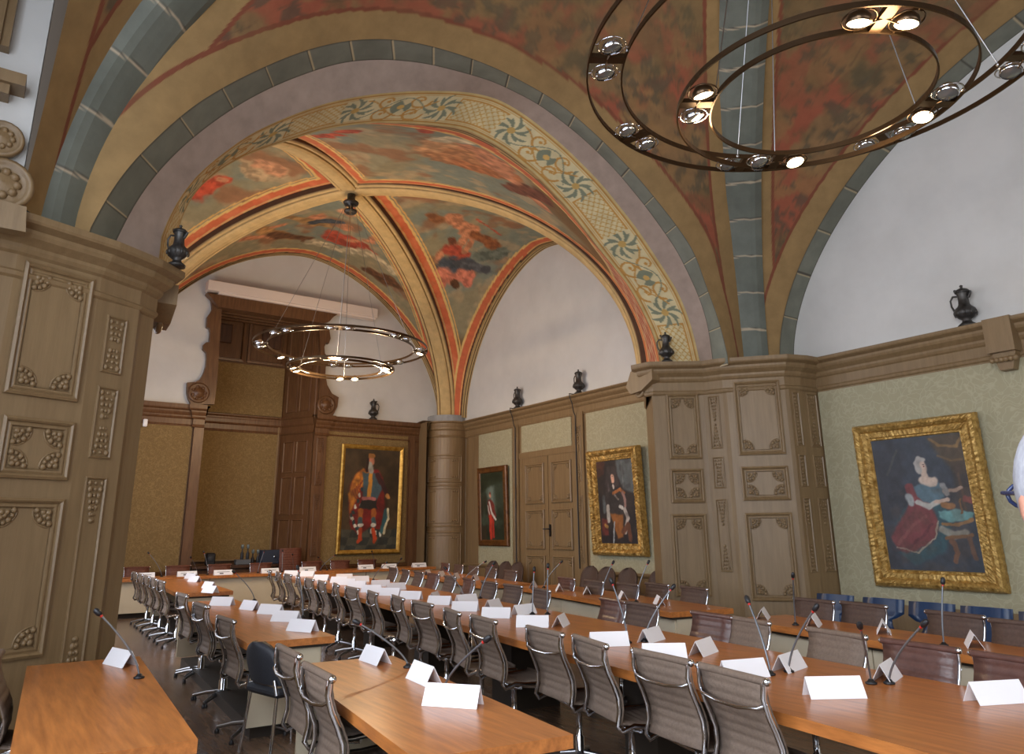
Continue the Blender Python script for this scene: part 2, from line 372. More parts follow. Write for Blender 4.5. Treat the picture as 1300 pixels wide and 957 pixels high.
ARCH_EDGES=[(6.65,[(114,291),(138.5,244),(170,202.5),(204,170),(239,138),(277,114),(313,95),(346,80),(382.5,65),(420.6,54.7),(450,50),(490,48.7),(520,52),(555,60),(590,70.8),(631,86.4),(687,116),(718.5,136.6),(764,177),(809.5,224),(853,277.6),(881.5,318),(899,370),(912.8,405),(923.6,450)]),
(6.95,[(148,305),(166,266.5),(194,225),(225,192),(258,164),(294,138.5),(327,119.4),(360,104),(396,90.7),(429,80),(450,77),(490,75),(540,80),(590,92.7),(627.6,103.7),(684,132),(737,172.6),(781,215),(822,265),(859.6,318),(887,375),(899,413),(904.6,458)]),
(7.2,[(205,300),(209.4,284),(228.5,249),(252.7,218),(284,194),(311.5,173),(346,156),(381,142),(415,130),(450,123),(484,118),(534,115),(590,116),(631,124),(668,146),(715,184),(762,231),(809,290),(842,340),(862.5,372.6),(878.8,416),(888.5,460)]),
(7.6,[(224,300),(231,273.5),(245,246),(265,225),(291,208),(313.5,196),(340,187),(367,178.6),(400.6,167),(434,160),(484,155),(534,157),(590,163),(637,186.7),(684,224),(725,268),(765.5,321.5),(800,364.5),(820,402.5),(832.6,429.7),(842,470)])]
def _arch_poly(k):
    Y,pts=ARCH_EDGES[k]; P=np.array([uy(a,b,Y) for a,b in pts])
    d=np.r_[0,np.cumsum(np.linalg.norm(np.diff(P,axis=0),axis=1))]; t=np.linspace(0,d[-1],161); Q=np.stack([np.interp(t,d,P[:,c]) for c in range(3)],1)
    for _ in range(14): Q[1:-1]=(Q[:-2]+2*Q[1:-1]+Q[2:])/4
    Q=Q[::-1]                                    # right foot first
    lo=Q[0].copy(); lo[2]=3.9; hi=Q[-1].copy(); hi[2]=3.9
    if Q[-1][2]>3.95: Q=np.vstack([Q,hi])
    if Q[0][2]>3.95: Q=np.vstack([lo,Q])
    return Q
_AP=[_arch_poly(k) for k in range(4)]
def arch_curve(k,n):
    P=_AP[k]; d=np.r_[0,np.cumsum(np.linalg.norm(np.diff(P,axis=0),axis=1))]; t=np.linspace(0,d[-1],n); return np.stack([np.interp(t,d,P[:,c]) for c in range(3)],1)
def off_curve(C,b,up=.12):              # rib curve pushed outwards (behind the rib face)
    T=np.gradient(C,axis=0); d=np.array([b[0]-C[0][0],b[1]-C[0][1],0]); d/=np.linalg.norm(d)
    out=[]
    for p,t in zip(C,T):
        t=t/np.linalg.norm(t); n=-d*t[2]+np.array([0,0,1])*(t@d); out.append(p+n*up)
    return np.array(out)
def cell(name,archpts,r1,r2,b,colfn,nj=120,bulge=.12,label='',up=.1):
    """vault web between a wall arch and the two half ribs r1 (corner->boss), r2 (boss->corner)"""
    n=len(archpts); ribs=np.vstack([off_curve(r1,b,up),off_curve(r2,b,up)[::-1][1:]])
    def resamp(C,n):
        d=np.r_[0,np.cumsum(np.linalg.norm(np.diff(C,axis=0),axis=1))]; t=np.linspace(0,d[-1],n); return np.stack([np.interp(t,d,C[:,k]) for k in range(3)],1)
    # match by equal parameter so that the boss meets the crown
    h=n//2+1; R1=resamp(off_curve(r1,b,up),h); R2=resamp(off_curve(r2,b,up)[::-1],n-h+1)[1:]; Q=np.vstack([R1,R2])
    h1=resamp(archpts[:len(archpts)//2+1],h); h2=resamp(archpts[len(archpts)//2:],n-h+1)[1:]; A=np.vstack([h1,h2])
    J=np.linspace(0,1,nj)[None,:,None]; P=A[:,None,:]*(1-J)+Q[:,None,:]*J
    ln=np.linalg.norm(A-Q,axis=1)[:,None]; P[:,:,2]+=bulge*4*J[0,:,0]*(1-J[0,:,0])*np.clip(ln/4,0,1)
    flat=P.reshape(-1,3)
    dr=np.minimum(dist_curve(flat,off_curve(r1,b,up)),dist_curve(flat,off_curve(r2,b,up))); da=dist_curve(flat,A)
    C=colfn(flat,dr,da)
    mb=MB(); mb.grid(P.tolist()); o=mb.build(name,'painted_plaster',col=C); struct(o,label); return o,flat
def sweep_rib(name,C,b,prof,colfn,matn,label):
    d=np.array([b[0]-C[0][0],b[1]-C[0][1],0]); d/=np.linalg.norm(d); l=np.array([d[1],-d[0],0]); T=np.gradient(C,axis=0); P=[];S=[];Lt=[]
    s=np.r_[0,np.cumsum(np.linalg.norm(np.diff(C,axis=0),axis=1))]
    for p,t,si in zip(C,T,s):
        t=t/np.linalg.norm(t); n=d*t[2]-np.array([0,0,1])*(t@d)   # towards the room
        P.append([tuple(p+l*a+n*q) for a,q in prof]); S+= [si]*len(prof); Lt+=[a for a,q in prof]
    mb=MB(); mb.grid(P,0,False); flat=np.array(P).reshape(-1,3)
    o=mb.build(name,matn,col=colfn(flat,np.array(S),np.array(Lt))); return struct(o,label)
# --- far bay paint
def far_cell_paint(fig=None,tone=0):
    def fn(P,dr,da):
        p=Paint(P,(150,140,108)); z=P[:,2]; n=fbm(P,.9,tone); n2=fbm(P,2.6,tone+5)
        p.mix(ss(n,.45,.62),(128,134,118)); p.mix(ss(n2,.52,.66)*.6,(190,160,120)); p.mix(ss(fbm(P,1.3,tone+9),.56,.7)*.7,(150,96,62))
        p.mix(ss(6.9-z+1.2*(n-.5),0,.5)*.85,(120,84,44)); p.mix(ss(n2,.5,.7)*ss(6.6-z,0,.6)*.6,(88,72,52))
        if fig: fig(p)
        # pendentive below the picture: brick red with pale strapwork
        low=ss(5.95-z,-.03,.03); p.mix(low,(176,92,66))
        w=(dr*9+z*2.2)%1; p.mix(low*ss(dr,.42,.5)*(np.abs(np.sin(z*9+np.sin(dr*14)*1.6))>.86),(205,175,140))
        p.mix((np.abs(z-5.98)<.05),(214,180,120)); p.mix((np.abs(z-6.05)<.02),(110,60,36))
        # ribs' borders
        e=.25; p.mix(1-ss(dr,e+.26,e+.28),(206,106,66)); p.mix(ss(fbm(P,3,3),.5,.6)*(1-ss(dr,e+.26,e+.28))*.4,(224,140,96))
        for a,c,w_ in ((e+.28,(226,188,116),.03),(e+.36,(222,176,104),.018),(e+.06,(214,170,110),.02)): p.mix(np.abs(dr-a)<w_,c)
        p.mix(dr<e+.02,(96,72,58))
        p.mix(da<.46,(206,108,70)); p.mix(np.abs(da-.47)<.03,(226,188,116)); p.mix(np.abs(da-.25)<.015,(222,176,110))
        p.mix(da<.2,(178,148,96)); p.mix(np.abs(da-.2)<.02,(70,52,40)); p.mix(np.abs(da-.1)<.018,(60,46,36))
        return p.C
    return fn
def near_surf(flat,px):   # nearest painted point to a photo position
    q=pr(flat); d=np.hypot(q[:,0]-px[0],q[:,1]-px[1]); return flat[np.argmin(d)]
def figs(items):
    def fn(p):
        q=pr(p.P)
        cache={}
        def at(px):
            if px not in cache: cache[px]=p.P[np.argmin(np.hypot(q[:,0]-px[0],q[:,1]-px[1]))]
            return cache[px]
        P0=p.P.copy(); wp=np.stack([fbm(P0,2.2,40+k,3)-.5 for k in range(3)],1); wp2=np.stack([fbm(P0,6,50+k,2)-.5 for k in range(3)],1)
        for pts,r,c in items:
            aa=[at(t) for t in pts]
            p.P=P0+wp*r*1.9+wp2*r*.9
            p.path(aa,r*1.12,c,.3); fo=fbm(P0,9,60,2); dd=dist_curve(p.P,np.array(aa if len(aa)>1 else aa*2)); p.mix(ss(fo,.5,.58)*(dd<r*.95)*.45,tuple(x*.62 for x in c)); p.mix(ss(fo,.38,.3)*(dd<r*.9)*.4,tuple(min(255,x*1.2+12) for x in c))
            if len(pts)>1: p.path([at(t)+np.array([0,0,r*.45]) for t in pts],r*.35,tuple(min(255,x*1.12+8) for x in c),.6,.45)
        p.P=P0
    return fn
SK=(206,138,98); RD=(184,80,56); BL=(72,78,84); CR=(206,188,150); BRN=(112,74,44); OC=(190,140,84)
fig_right=figs([([(548,274),(560,280)],.16,(150,96,58)),([(575,278),(592,290)],.26,SK),([(592,290),(606,302)],.2,SK),([(590,300),(584,312)],.12,SK),([(604,298),(626,310)],.16,(150,90,50)),
   ([(608,278),(646,306)],.035,RD),([(573,303),(573,306)],.12,(120,70,44)),([(572,316),(584,326)],.24,RD),([(560,322),(558,330)],.1,SK),([(590,320),(598,308)],.08,SK),
   ([(566,336),(592,336)],.24,BL),([(588,336),(612,343)],.16,(92,92,94)),([(556,352),(594,352)],.26,(214,128,100)),([(558,362),(562,358)],.14,(206,120,94)),([(592,360),(596,352)],.14,(206,120,94)),([(577,362),(577,356)],.1,(96,62,36)),([(612,326),(640,318)],.22,(106,112,98))])
fig_back=figs([([(310,303),(345,300)],.16,SK),([(335,292),(352,296),(372,301)],.2,OC),([(352,298),(390,304)],.2,BRN),([(390,282),(404,275)],.2,SK),([(370,276),(392,284),(412,284)],.15,(170,130,80)),([(396,282),(428,281)],.13,BL),
   ([(398,308),(420,312)],.2,CR),([(421,300),(442,304)],.3,RD),([(438,292),(440,286)],.15,SK),([(440,306),(468,320)],.28,RD),([(440,304),(466,305),(478,300)],.1,SK),([(432,318),(470,322),(500,345)],.16,CR),([(446,272),(462,262)],.2,(206,150,110)),([(470,345),(500,360)],.25,BRN),([(345,290),(362,285)],.1,SK)])
fig_front=figs([([(548,190),(574,186)],.3,(214,160,110)),([(560,200),(610,196)],.35,(190,130,84)),([(598,186),(622,200),(640,215)],.2,SK),([(610,176),(640,190)],.18,SK),([(535,162),(542,168)],.12,RD),([(590,210),(650,225)],.25,(186,116,70)),([(640,215),(690,262)],.22,SK),([(400,174),(430,170)],.12,RD),([(432,168),(450,166)],.12,RD),([(650,240),(690,250)],.2,(120,70,50)),([(560,178),(600,180)],.16,CR)])
fig_left=figs([([(248,248),(264,238)],.2,RD),([(262,238),(282,228)],.16,(206,86,56)),([(280,227),(284,229)],.09,SK),([(318,212),(345,222)],.3,(190,160,120)),([(330,206),(350,216)],.2,(206,150,110))])
N=241
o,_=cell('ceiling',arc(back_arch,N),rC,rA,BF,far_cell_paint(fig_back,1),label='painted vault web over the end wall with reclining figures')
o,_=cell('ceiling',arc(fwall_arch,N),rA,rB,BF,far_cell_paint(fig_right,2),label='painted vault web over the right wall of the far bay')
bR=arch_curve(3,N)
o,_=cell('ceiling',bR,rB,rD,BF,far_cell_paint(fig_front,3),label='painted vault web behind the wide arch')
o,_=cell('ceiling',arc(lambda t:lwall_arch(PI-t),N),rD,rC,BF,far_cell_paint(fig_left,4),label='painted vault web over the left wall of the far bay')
def cream_paint(P,S,Lt):
    p=Paint(P,(206,176,122)); a=np.abs(Lt)
    p.mix(ss(fbm(P,2,8),.4,.7)*.3,(190,158,104)); p.mix((a>.155)&(a<.18),(84,62,44)); p.mix((a>.215)&(a<.226),(110,84,56)); p.mix(a>.262,(84,62,44)); return p.C
fp=[(-.27,-.2),(-.27,-.03),(-.226,-.0),(-.215,0),(-.18,0),(-.178,-.035),(-.155,-.035),(-.15,.02),(-.1,.045),(0,.055),(.1,.045),(.15,.02),(.155,-.035),(.178,-.035),(.18,0),(.215,0),(.226,0),(.27,-.03),(.27,-.2)]
def refine(C,n=120):
    d=np.r_[0,np.cumsum(np.linalg.norm(np.diff(C,axis=0),axis=1))]; t=np.linspace(0,d[-1],n); return np.stack([np.interp(t,d,C[:,k]) for k in range(3)],1)
for nm,C in (('A',rA),('B',rB),('C',rC),('D',rD)):
    sweep_rib(trim_name(),refine(C),BF,fp,cream_paint,'painted_plaster','cream moulded diagonal rib of the far vault')
# --- near bay paint
def near_cell_paint(tone=0,axis=None):
    def fn(P,dr,da):
        p=Paint(P,(146,80,56)); n=fbm(P,1.6,tone); n2=fbm(P,4.5,tone+3); z=P[:,2]
        p.mix(ss(n,.47,.55)*.85,(126,102,66)); p.mix(ss(n2,.5,.6)*.6,(106,84,54)); p.mix(ss(n,.56,.6)*ss(n2,.45,.6)*.8,(84,74,52))
        p.mix(ss(fbm(P,2.4,tone+7),.55,.62)*.7,(140,106,66)); p.mix(ss(fbm(P,6,tone+11),.56,.62)*.6,(76,70,56))
        p.mix((np.abs(np.sin(da*9.5+n*4))<.12)*ss(n2,.42,.5)*.55,(96,72,50))
        p.mix(ss(z,7.2,7.9)*.45,(112,96,62))
        e=.3; p.mix(1-ss(dr,e+.15,e+.18),(146,118,76)); p.mix(np.abs(dr-(e+.17))<.022,(120,66,44))
        p.mix(1-ss(da,.32,.35),(146,118,76)); p.mix(np.abs(da-.34)<.022,(120,66,44)); p.mix(ss(fbm(P,2,tone+2),.5,.7)*.25,(120,96,62))
        return p.C
    return fn
bF=arch_curve(0,N)
def wall_in(fn,dx):
    C=arc(fn,N); C=C.copy(); C[:,0]+=dx; C[:,2]+=.0; return C
o,_=cell('ceiling',bF,rE,rF,BN,near_cell_paint(11),nj=120,bulge=.3,label='red and ochre painted vault web in front of the wide arch')
nwi=wall_in(nwall_arch,-.34); o,_=cell('ceiling',nwi[::-1],rH,rE,BN,near_cell_paint(13),nj=120,bulge=.2,label='red and ochre painted vault web over the near right wall')
nli=arc(nlwall_arch,N); o,_=cell('ceiling',nli,rF,rG,BN,near_cell_paint(15),bulge=.1,label='ochre painted vault web over the near window recess')
o,_=cell('ceiling',arc(nrear_arch,N)[::-1],rG,rH,BN,near_cell_paint(17),nj=40,label='painted vault web behind the viewer')
def stone_paint_fn(step=.56,edge=None):
    def fn(P,S,Lt):
        p=Paint(P,(104,109,100)); p.mix(ss(fbm(P,1.4,20),.45,.65)*.5,(88,92,84)); p.mix(ss(np.floor(S/step)%2+fbm(P,1,3)*.4,.3,1.3)*.12,(150,156,150))
        s=(S+np.abs(Lt)*.12)%step; p.mix(s<.022,(180,166,142)); p.mix((s>.022)&(s<.034),(84,82,74)); return p.C
    return fn
np_=[(-.3,-.22),(-.3,-.08),(-.2,0),(-.13,.02),(-.04,.024),(.04,.024),(.13,.02),(.2,0),(.29,-.06),(.29,-.22)]
for C in (rE,rF,rG,rH):
    C=np.vstack([C[0]-np.array([0,0,.06]),C]); sweep_rib(trim_name(),refine(C,420),BN,np_,stone_paint_fn(),'stone_paint','grey stone diagonal rib of the near vault')
# --- soffit strips
def strip(name,ptsA,ptsB,colfn,matn,label,nj=8):
    J=np.linspace(0,1,nj)[None,:,None]; P=ptsA[:,None,:]*(1-J)+ptsB[:,None,:]*J
    s=np.r_[0,np.cumsum(np.linalg.norm(np.diff(ptsA,axis=0),axis=1))]; S=np.repeat(s,nj); T=np.tile(np.linspace(0,1,nj),len(s))
    mb=MB(); mb.grid(P.tolist()); return struct(mb.build(name,matn,col=colfn(P.reshape(-1,3),S,T)),label)
TT=np.linspace(0,PI,800); bk=[arch_curve(k,900) for k in range(4)]
def vous(P,S,T):
    p=Paint(P,(122,124,111)); p.mix(ss(fbm(P,1.5,20),.42,.65)*.5,(102,104,92)); s=S%.55
    p.mix(s<.016,(186,170,136)); p.mix((s>.016)&(s<.034),(76,72,62)); p.mix((T<.04)|(T>.96),(78,72,60)); return p.C
strip(trim_name(),bk[0],bk[1],vous,'stone_paint','grey voussoir band along the front of the wide arch',14)
strip(trim_name(),bk[1],bk[2],lambda P,S,T:Paint(P,(158,139,126)).mix(ss(fbm(P,1,4),.4,.7)*.25,(144,126,114)).C,'painted_plaster','plain mauve grey plaster band of the wide arch',6)
def scroll(P,S,T):
    p=Paint(P,(204,188,146)); t=(T-.5)*2; q=np.stack([S,T,0*S],1)
    p.mix(ss(fbm(P,2,30),.45,.7)*.3,(188,170,128))
    a=np.abs(t); p.mix(a>.86,(188,164,112)); p.mix((np.abs(a-.84)<.03),(170,124,58)); p.mix(np.abs(a-.74)<.018,(190,150,86))
    per=2.5; u=S%per; W=.72; y=t*.36     # metres across about
    GR=(122,126,104); O_=(182,134,66)
    lat=(u<.75)&(a<.62); k=(np.abs(((u+y)*9)%1-.5)>.40)|(np.abs(((u-y)*9)%1-.5)>.40); p.mix(lat&k,(184,146,80)); p.mix((a<.66)&(np.abs(u-.77)<.015),O_); p.mix((np.abs(a-.62)<.03)&(u<.77),O_)
    for c0,sg in ((.98,1),(2.3,-1)):       # acanthus clusters
        du=(u-c0)*sg; rr=np.hypot(du,y); an=np.arctan2(y,du); r0=.2+.09*np.abs(np.cos(an*3.5)); p.mix((rr<r0)&(np.cos(an*7+rr*16)>-.1),GR); p.mix(rr<.06,(186,150,84))
    for c0,yy in ((1.38,.14),(1.38,-.14),(1.86,.14),(1.86,-.14)):
        rr=np.hypot(u-c0,y-yy); an=np.arctan2(y-yy,u-c0); sp=np.abs(rr-(.05+.13*((an+PI)/(2*PI)))); p.mix((sp<.018),O_); p.mix(rr<.03,O_)
    rr=np.hypot(u-1.62,y); p.mix((rr<.15)&(np.abs(y)<.1+.05*np.cos(u*30)),GR,); p.mix(rr<.05,(200,160,90))
    yy=.2*np.sin(u*5); p.mix((u>1.1)&(u<2.2)&(np.abs(y-yy)<.014),O_); p.mix((u>1.1)&(u<2.2)&(np.abs(y+yy)<.012),GR)
    return p.C
strip(trim_name(),bk[2],bk[3],scroll,'painted_plaster','cream arch band painted with ochre scrollwork and grey leaves',46)
# near wall arch soffit band
na=np.array([nwall_arch(t) for t in np.linspace(0,PI,700)]); nb_=na.copy(); nb_[:,0]-=.36
strip(trim_name(),na,nb_,lambda P,S,T:vous(P,S*.8,T),'stone_paint','grey voussoir band over the near right lunette',14)
# far wall arch bands
def thin(P,S,T): return Paint(P,(192,164,112)).mix((np.abs(T-.3)<.08),(70,54,42)).mix(np.abs(T-.75)<.08,(80,60,46)).C
for fn_,dx,dy in ((back_arch,0,-.16),(fwall_arch,-.16,0)):
    a=np.array([fn_(t) for t in np.linspace(0,PI,200)]); b=a.copy(); b[:,0]+=dx; b[:,1]+=dy; strip(trim_name(),a,b,thin,'painted_plaster','thin cream and dark line moulding round a lunette',14)
# ------------------------------------------------------------------ panelled piers
def plan_face(mb,path,z0,z1,mi=0):
    for a,b in zip(path[:-1],path[1:]): mb.add([(a[0],a[1],z0),(b[0],b[1],z0),(b[0],b[1],z1),(a[0],a[1],z1)],[(0,1,2,3)],mi)
RP=[(10.3,9.25),(8.7,8.6),(7.85,7.62),(8.42,7.2),(8.46,7.16),(8.58,6.9),(8.60,6.84),(9.12,6.22),(9.17,6.19),(9.38,6.15),(9.42,6.15),(AN,6.12)]
LP=[(-2.2,6.5),(-.5,6.5),(-.15,6.57),(.45,6.82),(.8,7.04),(.83,7.1),(.95,7.22),(.3,8.4)]
def pier(path,label,panels,strips,top=ZN,cor=None):
    mb=MB(); plan_face(mb,path,.0,top-.02)
    sweep_plan(mb,path,[(0,0),(.05,0),(.05,.16),(.03,.2),(0,.21)],0)
    for A,B,pl in panels:
        for (p1,p2) in pl:
            s0,z1=face_z(p1,A,B); s1,z0=face_z(p2,A,B); L=math.dist(A,B); s0=max(.02,s0); s1=min(L-.02,s1); T,_=seg_T(A,B,((s0+s1)/2)/L,min(z0,z1))
            panel(mb,T,abs(s1-s0),abs(z1-z0))
    for A,B,w,zs in strips:
        T,L=seg_T(A,B,.5,0)
        for i,(a,b) in enumerate(zs): carved_strip(mb,T,w,b-a,a,0,i)
    mb.prism([tuple(p) for p in path],top-.06,top-.01)
    o=mb.build(trim_name(),'painted_oak'); struct(o,label)
    mb=MB(); sweep_plan(mb,cor or path,cornice_prof(top,.46,.2),0); o2=struct(mb.build(trim_name(),'painted_oak'),label.replace('panelled','cornice of the panelled')); return o
pan2=[((929.9,485.4),(998.4,576.4)),((939.6,592.6),(1004.8,634.7)),((944.5,651),(1017,763.8))]
pan1=[((844.8,500.3),(891.8,582.7)),((849.9,595.3),(895.5,638.3)),((851.3,652.4),(904,757))]
zs=[(1.0,2.0),(2.15,2.6),(2.72,3.5)]
pier(RP,'panelled oak pier casing between the two right bays',[(RP[6],RP[7],pan2),(RP[2],RP[3],pan1)],[(RP[4],RP[5],.17,zs),(RP[8],RP[9],.13,zs),(RP[10],RP[11],.22,zs)],cor=[(10.3,9.25),(8.7,8.6),(7.84,7.74),(7.86,7.60),(8.47,7.14),(8.57,6.88),(9.12,6.22),(9.38,6.14),(AN,6.12)])
panL=[((31,331),(97,511)),((2.7,526),(84.2,610.4)),((-18,630),(53,833))]
pier(LP,'panelled oak pier casing at the left edge',[(LP[2],LP[3],panL)],[(LP[3],LP[4],.2,[(.45,2.05),(2.2,2.8),(2.92,3.42)]),(LP[1],LP[2],.22,[(1.8,3.3)])],cor=[(-2.2,6.5),(-.5,6.5),(-.15,6.57),(.45,6.82),(.8,7.06),(.95,7.22),(.9,7.5),(.3,8.4)])
# scroll ends of both pier cornices
for (x,y,rz) in ((7.84,7.85,0),(1.07,7.75,0)):
    mb=MB(); sp=[(.02+.1*(k/20))*1 for k in range(21)]
    pts=[(0,.1-.005*k+(.02+.0045*k)*math.cos(k*.6),(.02+.0045*k)*math.sin(k*.6)) for k in range(24)]
    mb.tube([(x,y+p[1],3.66+p[2]) for p in pts],.03,8); mb.prism([(y-.35,3.95),(y+.1,3.95),(y+.22,3.72),(y+.12,3.6),(y-.1,3.62),(y-.35,3.75)],x-.09,x+.09,'x')
    struct(mb.build(trim_name(),'painted_oak'),'carved scroll bracket under a pier cornice')
# wall mass behind the piers above the cornices is closed by the arch; side returns
mb=MB(); mb.box((9.6,8.35,4.6),(1.6,.1,9.2)); mb.box((9.95,7.3,4.6),(.3,2.2,9.2)); struct(mb.build('wall_right','white_plaster'),'short wall return between the right bays')
# left recess ornament on the white side wall: door-head moulding and scrolls
mb=MB(); x0=uy(0,60,6.34)[0]; xr=uy(20,60,6.34)[0]
mb.box((x0-.2,6.33,6.3),(abs(xr-x0)+.42,.12,2.0)); mb.box((x0-.2,6.31,6.3),(abs(xr-x0)+.3,.14,2.0)); zb=uy(30,120,6.3)[2]
mb.box((x0-.12,6.28,zb+.06),(.66,.2,.1)); mb.box((x0-.16,6.3,zb-.03),(.55,.16,.08)); mb.box((x0-.2,6.31,zb-.1),(.42,.12,.07))
struct(mb.build(trim_name(),'painted_oak'),'oak frame moulding high on the white recess wall')
mb=MB()
c=uy(2,235,6.33)
for cc,r in ((c,.21),(uy(2,178,6.33),.15)):
    mb.lathe([(r,0),(r,.04),(r*.85,.06),(r*.8,.03),(r*.5,.05),(0,.08)],20,tuple(cc),T=Matrix.Rotation(PI/2,3,'X'))
    for k in range(9): a=2*PI*k/9; mb.ball((cc[0]+r*.45*math.cos(a),cc[1]-.05,cc[2]+r*.45*math.sin(a)),r*.17,6)
mb.prism([(c[0]-.5,c[2]-.1),(c[0]+.18,c[2]-.16),(c[0]+.2,c[2]-.36),(c[0]-.5,c[2]-.36)],6.26,6.38,'y')
struct(mb.build(trim_name(),'painted_oak'),'carved scroll ornament on the white recess wall')
# ------------------------------------------------------------------ wall panelling
def xy_on(X,px): p=ux(px[0],px[1],X); return p[1],p[2]
# near right wall: board, fabric, cornice
mb=MB(); mb.box((AN-.02,-.4,1.99),(.04,13,3.98)); struct(mb.build(trim_name(),'painted_oak'),'oak wainscot and frieze of the near right wall')
yN=ux(1041,500,AN)[1]; zfab=ux(1040,498.8,AN)[2]
mb=MB(); mb.box((AN-.045,(yN-6.9)/2,(zfab+.62)/2),(.02,yN+6.9,zfab-.62)); struct(mb.build(trim_name(),'damask_green'),'pale green damask wall covering of the near right wall')
mb=MB(); sweep_plan(mb,[(AN-.04,6.2),(AN-.04,-6.9)],cornice_prof(ZN,.44,.2))
for yy in (3.55,):
    T=Tm((AN-.04,yy,0),-PI/2); mb.box((AN-.15,yy,ZN-.2),(.24,.3,.42)); 
    for k in range(6): mb.ball((AN-.24,yy+.12-.05*k,ZN-.5),.035,6)
    mb.prism([(yy-.13,ZN-.4),(yy+.13,ZN-.4),(yy+.07,ZN-.62),(yy-.07,ZN-.62)],AN-.2,AN-.04,'x')
struct(mb.build(trim_name(),'painted_oak'),'oak cornice along the near right wall')
# far right wall
mb=MB(); mb.box((AF-.02,12.6,2.2),(.04,8.6,4.4))
pil=[ux(656.5,700,AF)[1],ux(663,700,AF)[1],ux(736,700,AF)[1],ux(749,700,AF)[1]]
Y0f=ux(607.5,640,AF)[1]; Yend=8.6
for a,b in ((pil[0],pil[1]),(pil[2],pil[3])): mb.box((AF-.06,(a+b)/2,2.05),(.06,abs(a-b),4.1)); T=Tm((AF-.09,(a+b)/2,0),-PI/2); carved_strip(mb,T,abs(a-b)*.6,1.4,.9); carved_strip(mb,T,abs(a-b)*.6,1.2,2.6,seed=4)
struct(mb.build(trim_name(),'painted_oak'),'oak wainscot and pilasters of the far right wall')
zf=ux(607.3,553.2,AF)[2]; zd=.76
dyl=ux(667.3,583,AF)[1]; dyr=ux(734.6,574.2,AF)[1]; dz=ux(700,578.6,AF)[2]
mb=MB()
def fab(y0,y1,z0,z1): mb.box((AF-.05,(y0+y1)/2,(z0+z1)/2),(.02,abs(y1-y0),z1-z0))
fab(Y0f-.1,pil[0]+.1,zd,zf); fab(pil[1]-.1,pil[2]+.1,dz+.16,zf); fab(pil[3]-.08,Yend+.3,zd,zf)
struct(mb.build(trim_name(),'damask_green'),'pale green damask wall covering of the far right wall')
mb=MB(); sweep_plan(mb,[(AF-.04,17.2),(AF-.04,8.4)],cornice_prof(ZF,.42,.2))
sweep_plan(mb,[(AF-.04,17.2),(AF-.04,dyl+.1)],[(0,.68),(.03,.7),(.05,.73),(.05,.76),(0,.78)]); sweep_plan(mb,[(AF-.04,pil[3]),(AF-.04,8.4)],[(0,.68),(.03,.7),(.05,.73),(.05,.76),(0,.78)])
struct(mb.build(trim_name(),'painted_oak'),'oak cornice and dado rail along the far right wall')
# door
d0=struct(MB().box((AF-.045,(dyl+dyr)/2,dz/2+.02),(.03,dyl-dyr,dz)).build('door_1','painted_oak'),'tall panelled oak double door in the far right wall')
T=Tm((AF-.05,(dyl+dyr)/2,0),-PI/2); mb=MB(); w=dyl-dyr; h=dz
for s in(-1,1): mb.add([T@Vector(p) for p in []],[]); mb.box(tuple(T@Vector((s*(w/2+.05),-.02,h/2+.03))),(.06,.12,h+.1))
mb.box(tuple(T@Vector((0,-.02,h+.08))),(.08,w+.26,.14)); mb.build('door_frame','painted_oak',d0)
zh=uy(0,0,1)[2]
for s in(-1,1):
    mb=MB(); c=T@Vector((s*w/4,0,0)); T2=Tm((c[0]-.01,c[1],0),-PI/2); mb.box((c[0]-.02,c[1],h/2+.02),(.05,w/2-.02,h-.02))
    T3=T2@Matrix.Translation((0,-.035,0))
    for (z0,z1) in ((.12,.32*h),(.36*h,.63*h),(.67*h,.955*h)): panel(mb,T3@Matrix.Translation((0,0,z0)),w/2-.28,z1-z0,rr=.08)
    lf=mb.build('door_leaf','painted_oak',d0)
    if s<0: pass
hp=ux(699,673,AF-.1); mb=MB(); mb.box((AF-.12,hp[1],hp[2]),(.02,.05,.26)); mb.tube([(AF-.13,hp[1],hp[2]+.03),(AF-.2,hp[1],hp[2]+.03),(AF-.2,hp[1]+.15,hp[2]+.03)],.013,6); mb.build('door_handle','black_plastic',d0)
# corner column
cc=np.array([10.02,17.62]); 
def arcp(r,a0,a1,n): return [(cc[0]+r*math.cos(math.radians(a0+(a1-a0)*k/n)),cc[1]+r*math.sin(math.radians(a0+(a1-a0)*k/n))) for k in range(n+1)]
path=[(9.2,17.3),(9.3,17.93),(9.42,17.93)]+arcp(.6,165,298,18)+[(10.25,16.86),(10.25,16.6)]
mb=MB(); plan_face(mb,path,0,4.45)
rcv=arcp(.615,170,292,18)
for (z0,z1) in ((.35,1.55),(1.7,2.75),(2.85,3.55)):
    a=arcp(.6,183,280,14)
    for zz in (z0,z1): mb.tube([(p[0],p[1],zz) for p in a],.022,6)
    for e in (0,-1): mb.tube([(a[e][0],a[e][1],z0),(a[e][0],a[e][1],z1)],.022,6)
    ai=arcp(.6,190,273,14)
    for zz in (z0+.08,z1-.08): mb.tube([(p[0],p[1],zz) for p in ai],.012,5)
    for e in (0,-1): mb.tube([(ai[e][0],ai[e][1],z0+.08),(ai[e][0],ai[e][1],z1-.08)],.012,5)
    for e,sg in ((1,1),(-2,-1)):
        for zz in (z0+.14,z1-.14):
            for k in range(3): mb.ball((ai[e+sg*k if e>0 else e+sg*k][0],ai[e+sg*k if e>0 else e+sg*k][1],zz),.03,6)
struct(mb.build(trim_name(),'painted_oak'),'rounded oak panelled corner column')
mb=MB(); sweep_plan(mb,path,cornice_prof(4.47,.42,.12)); struct(mb.build(trim_name(),'painted_oak'),'rounded cornice of the corner column')
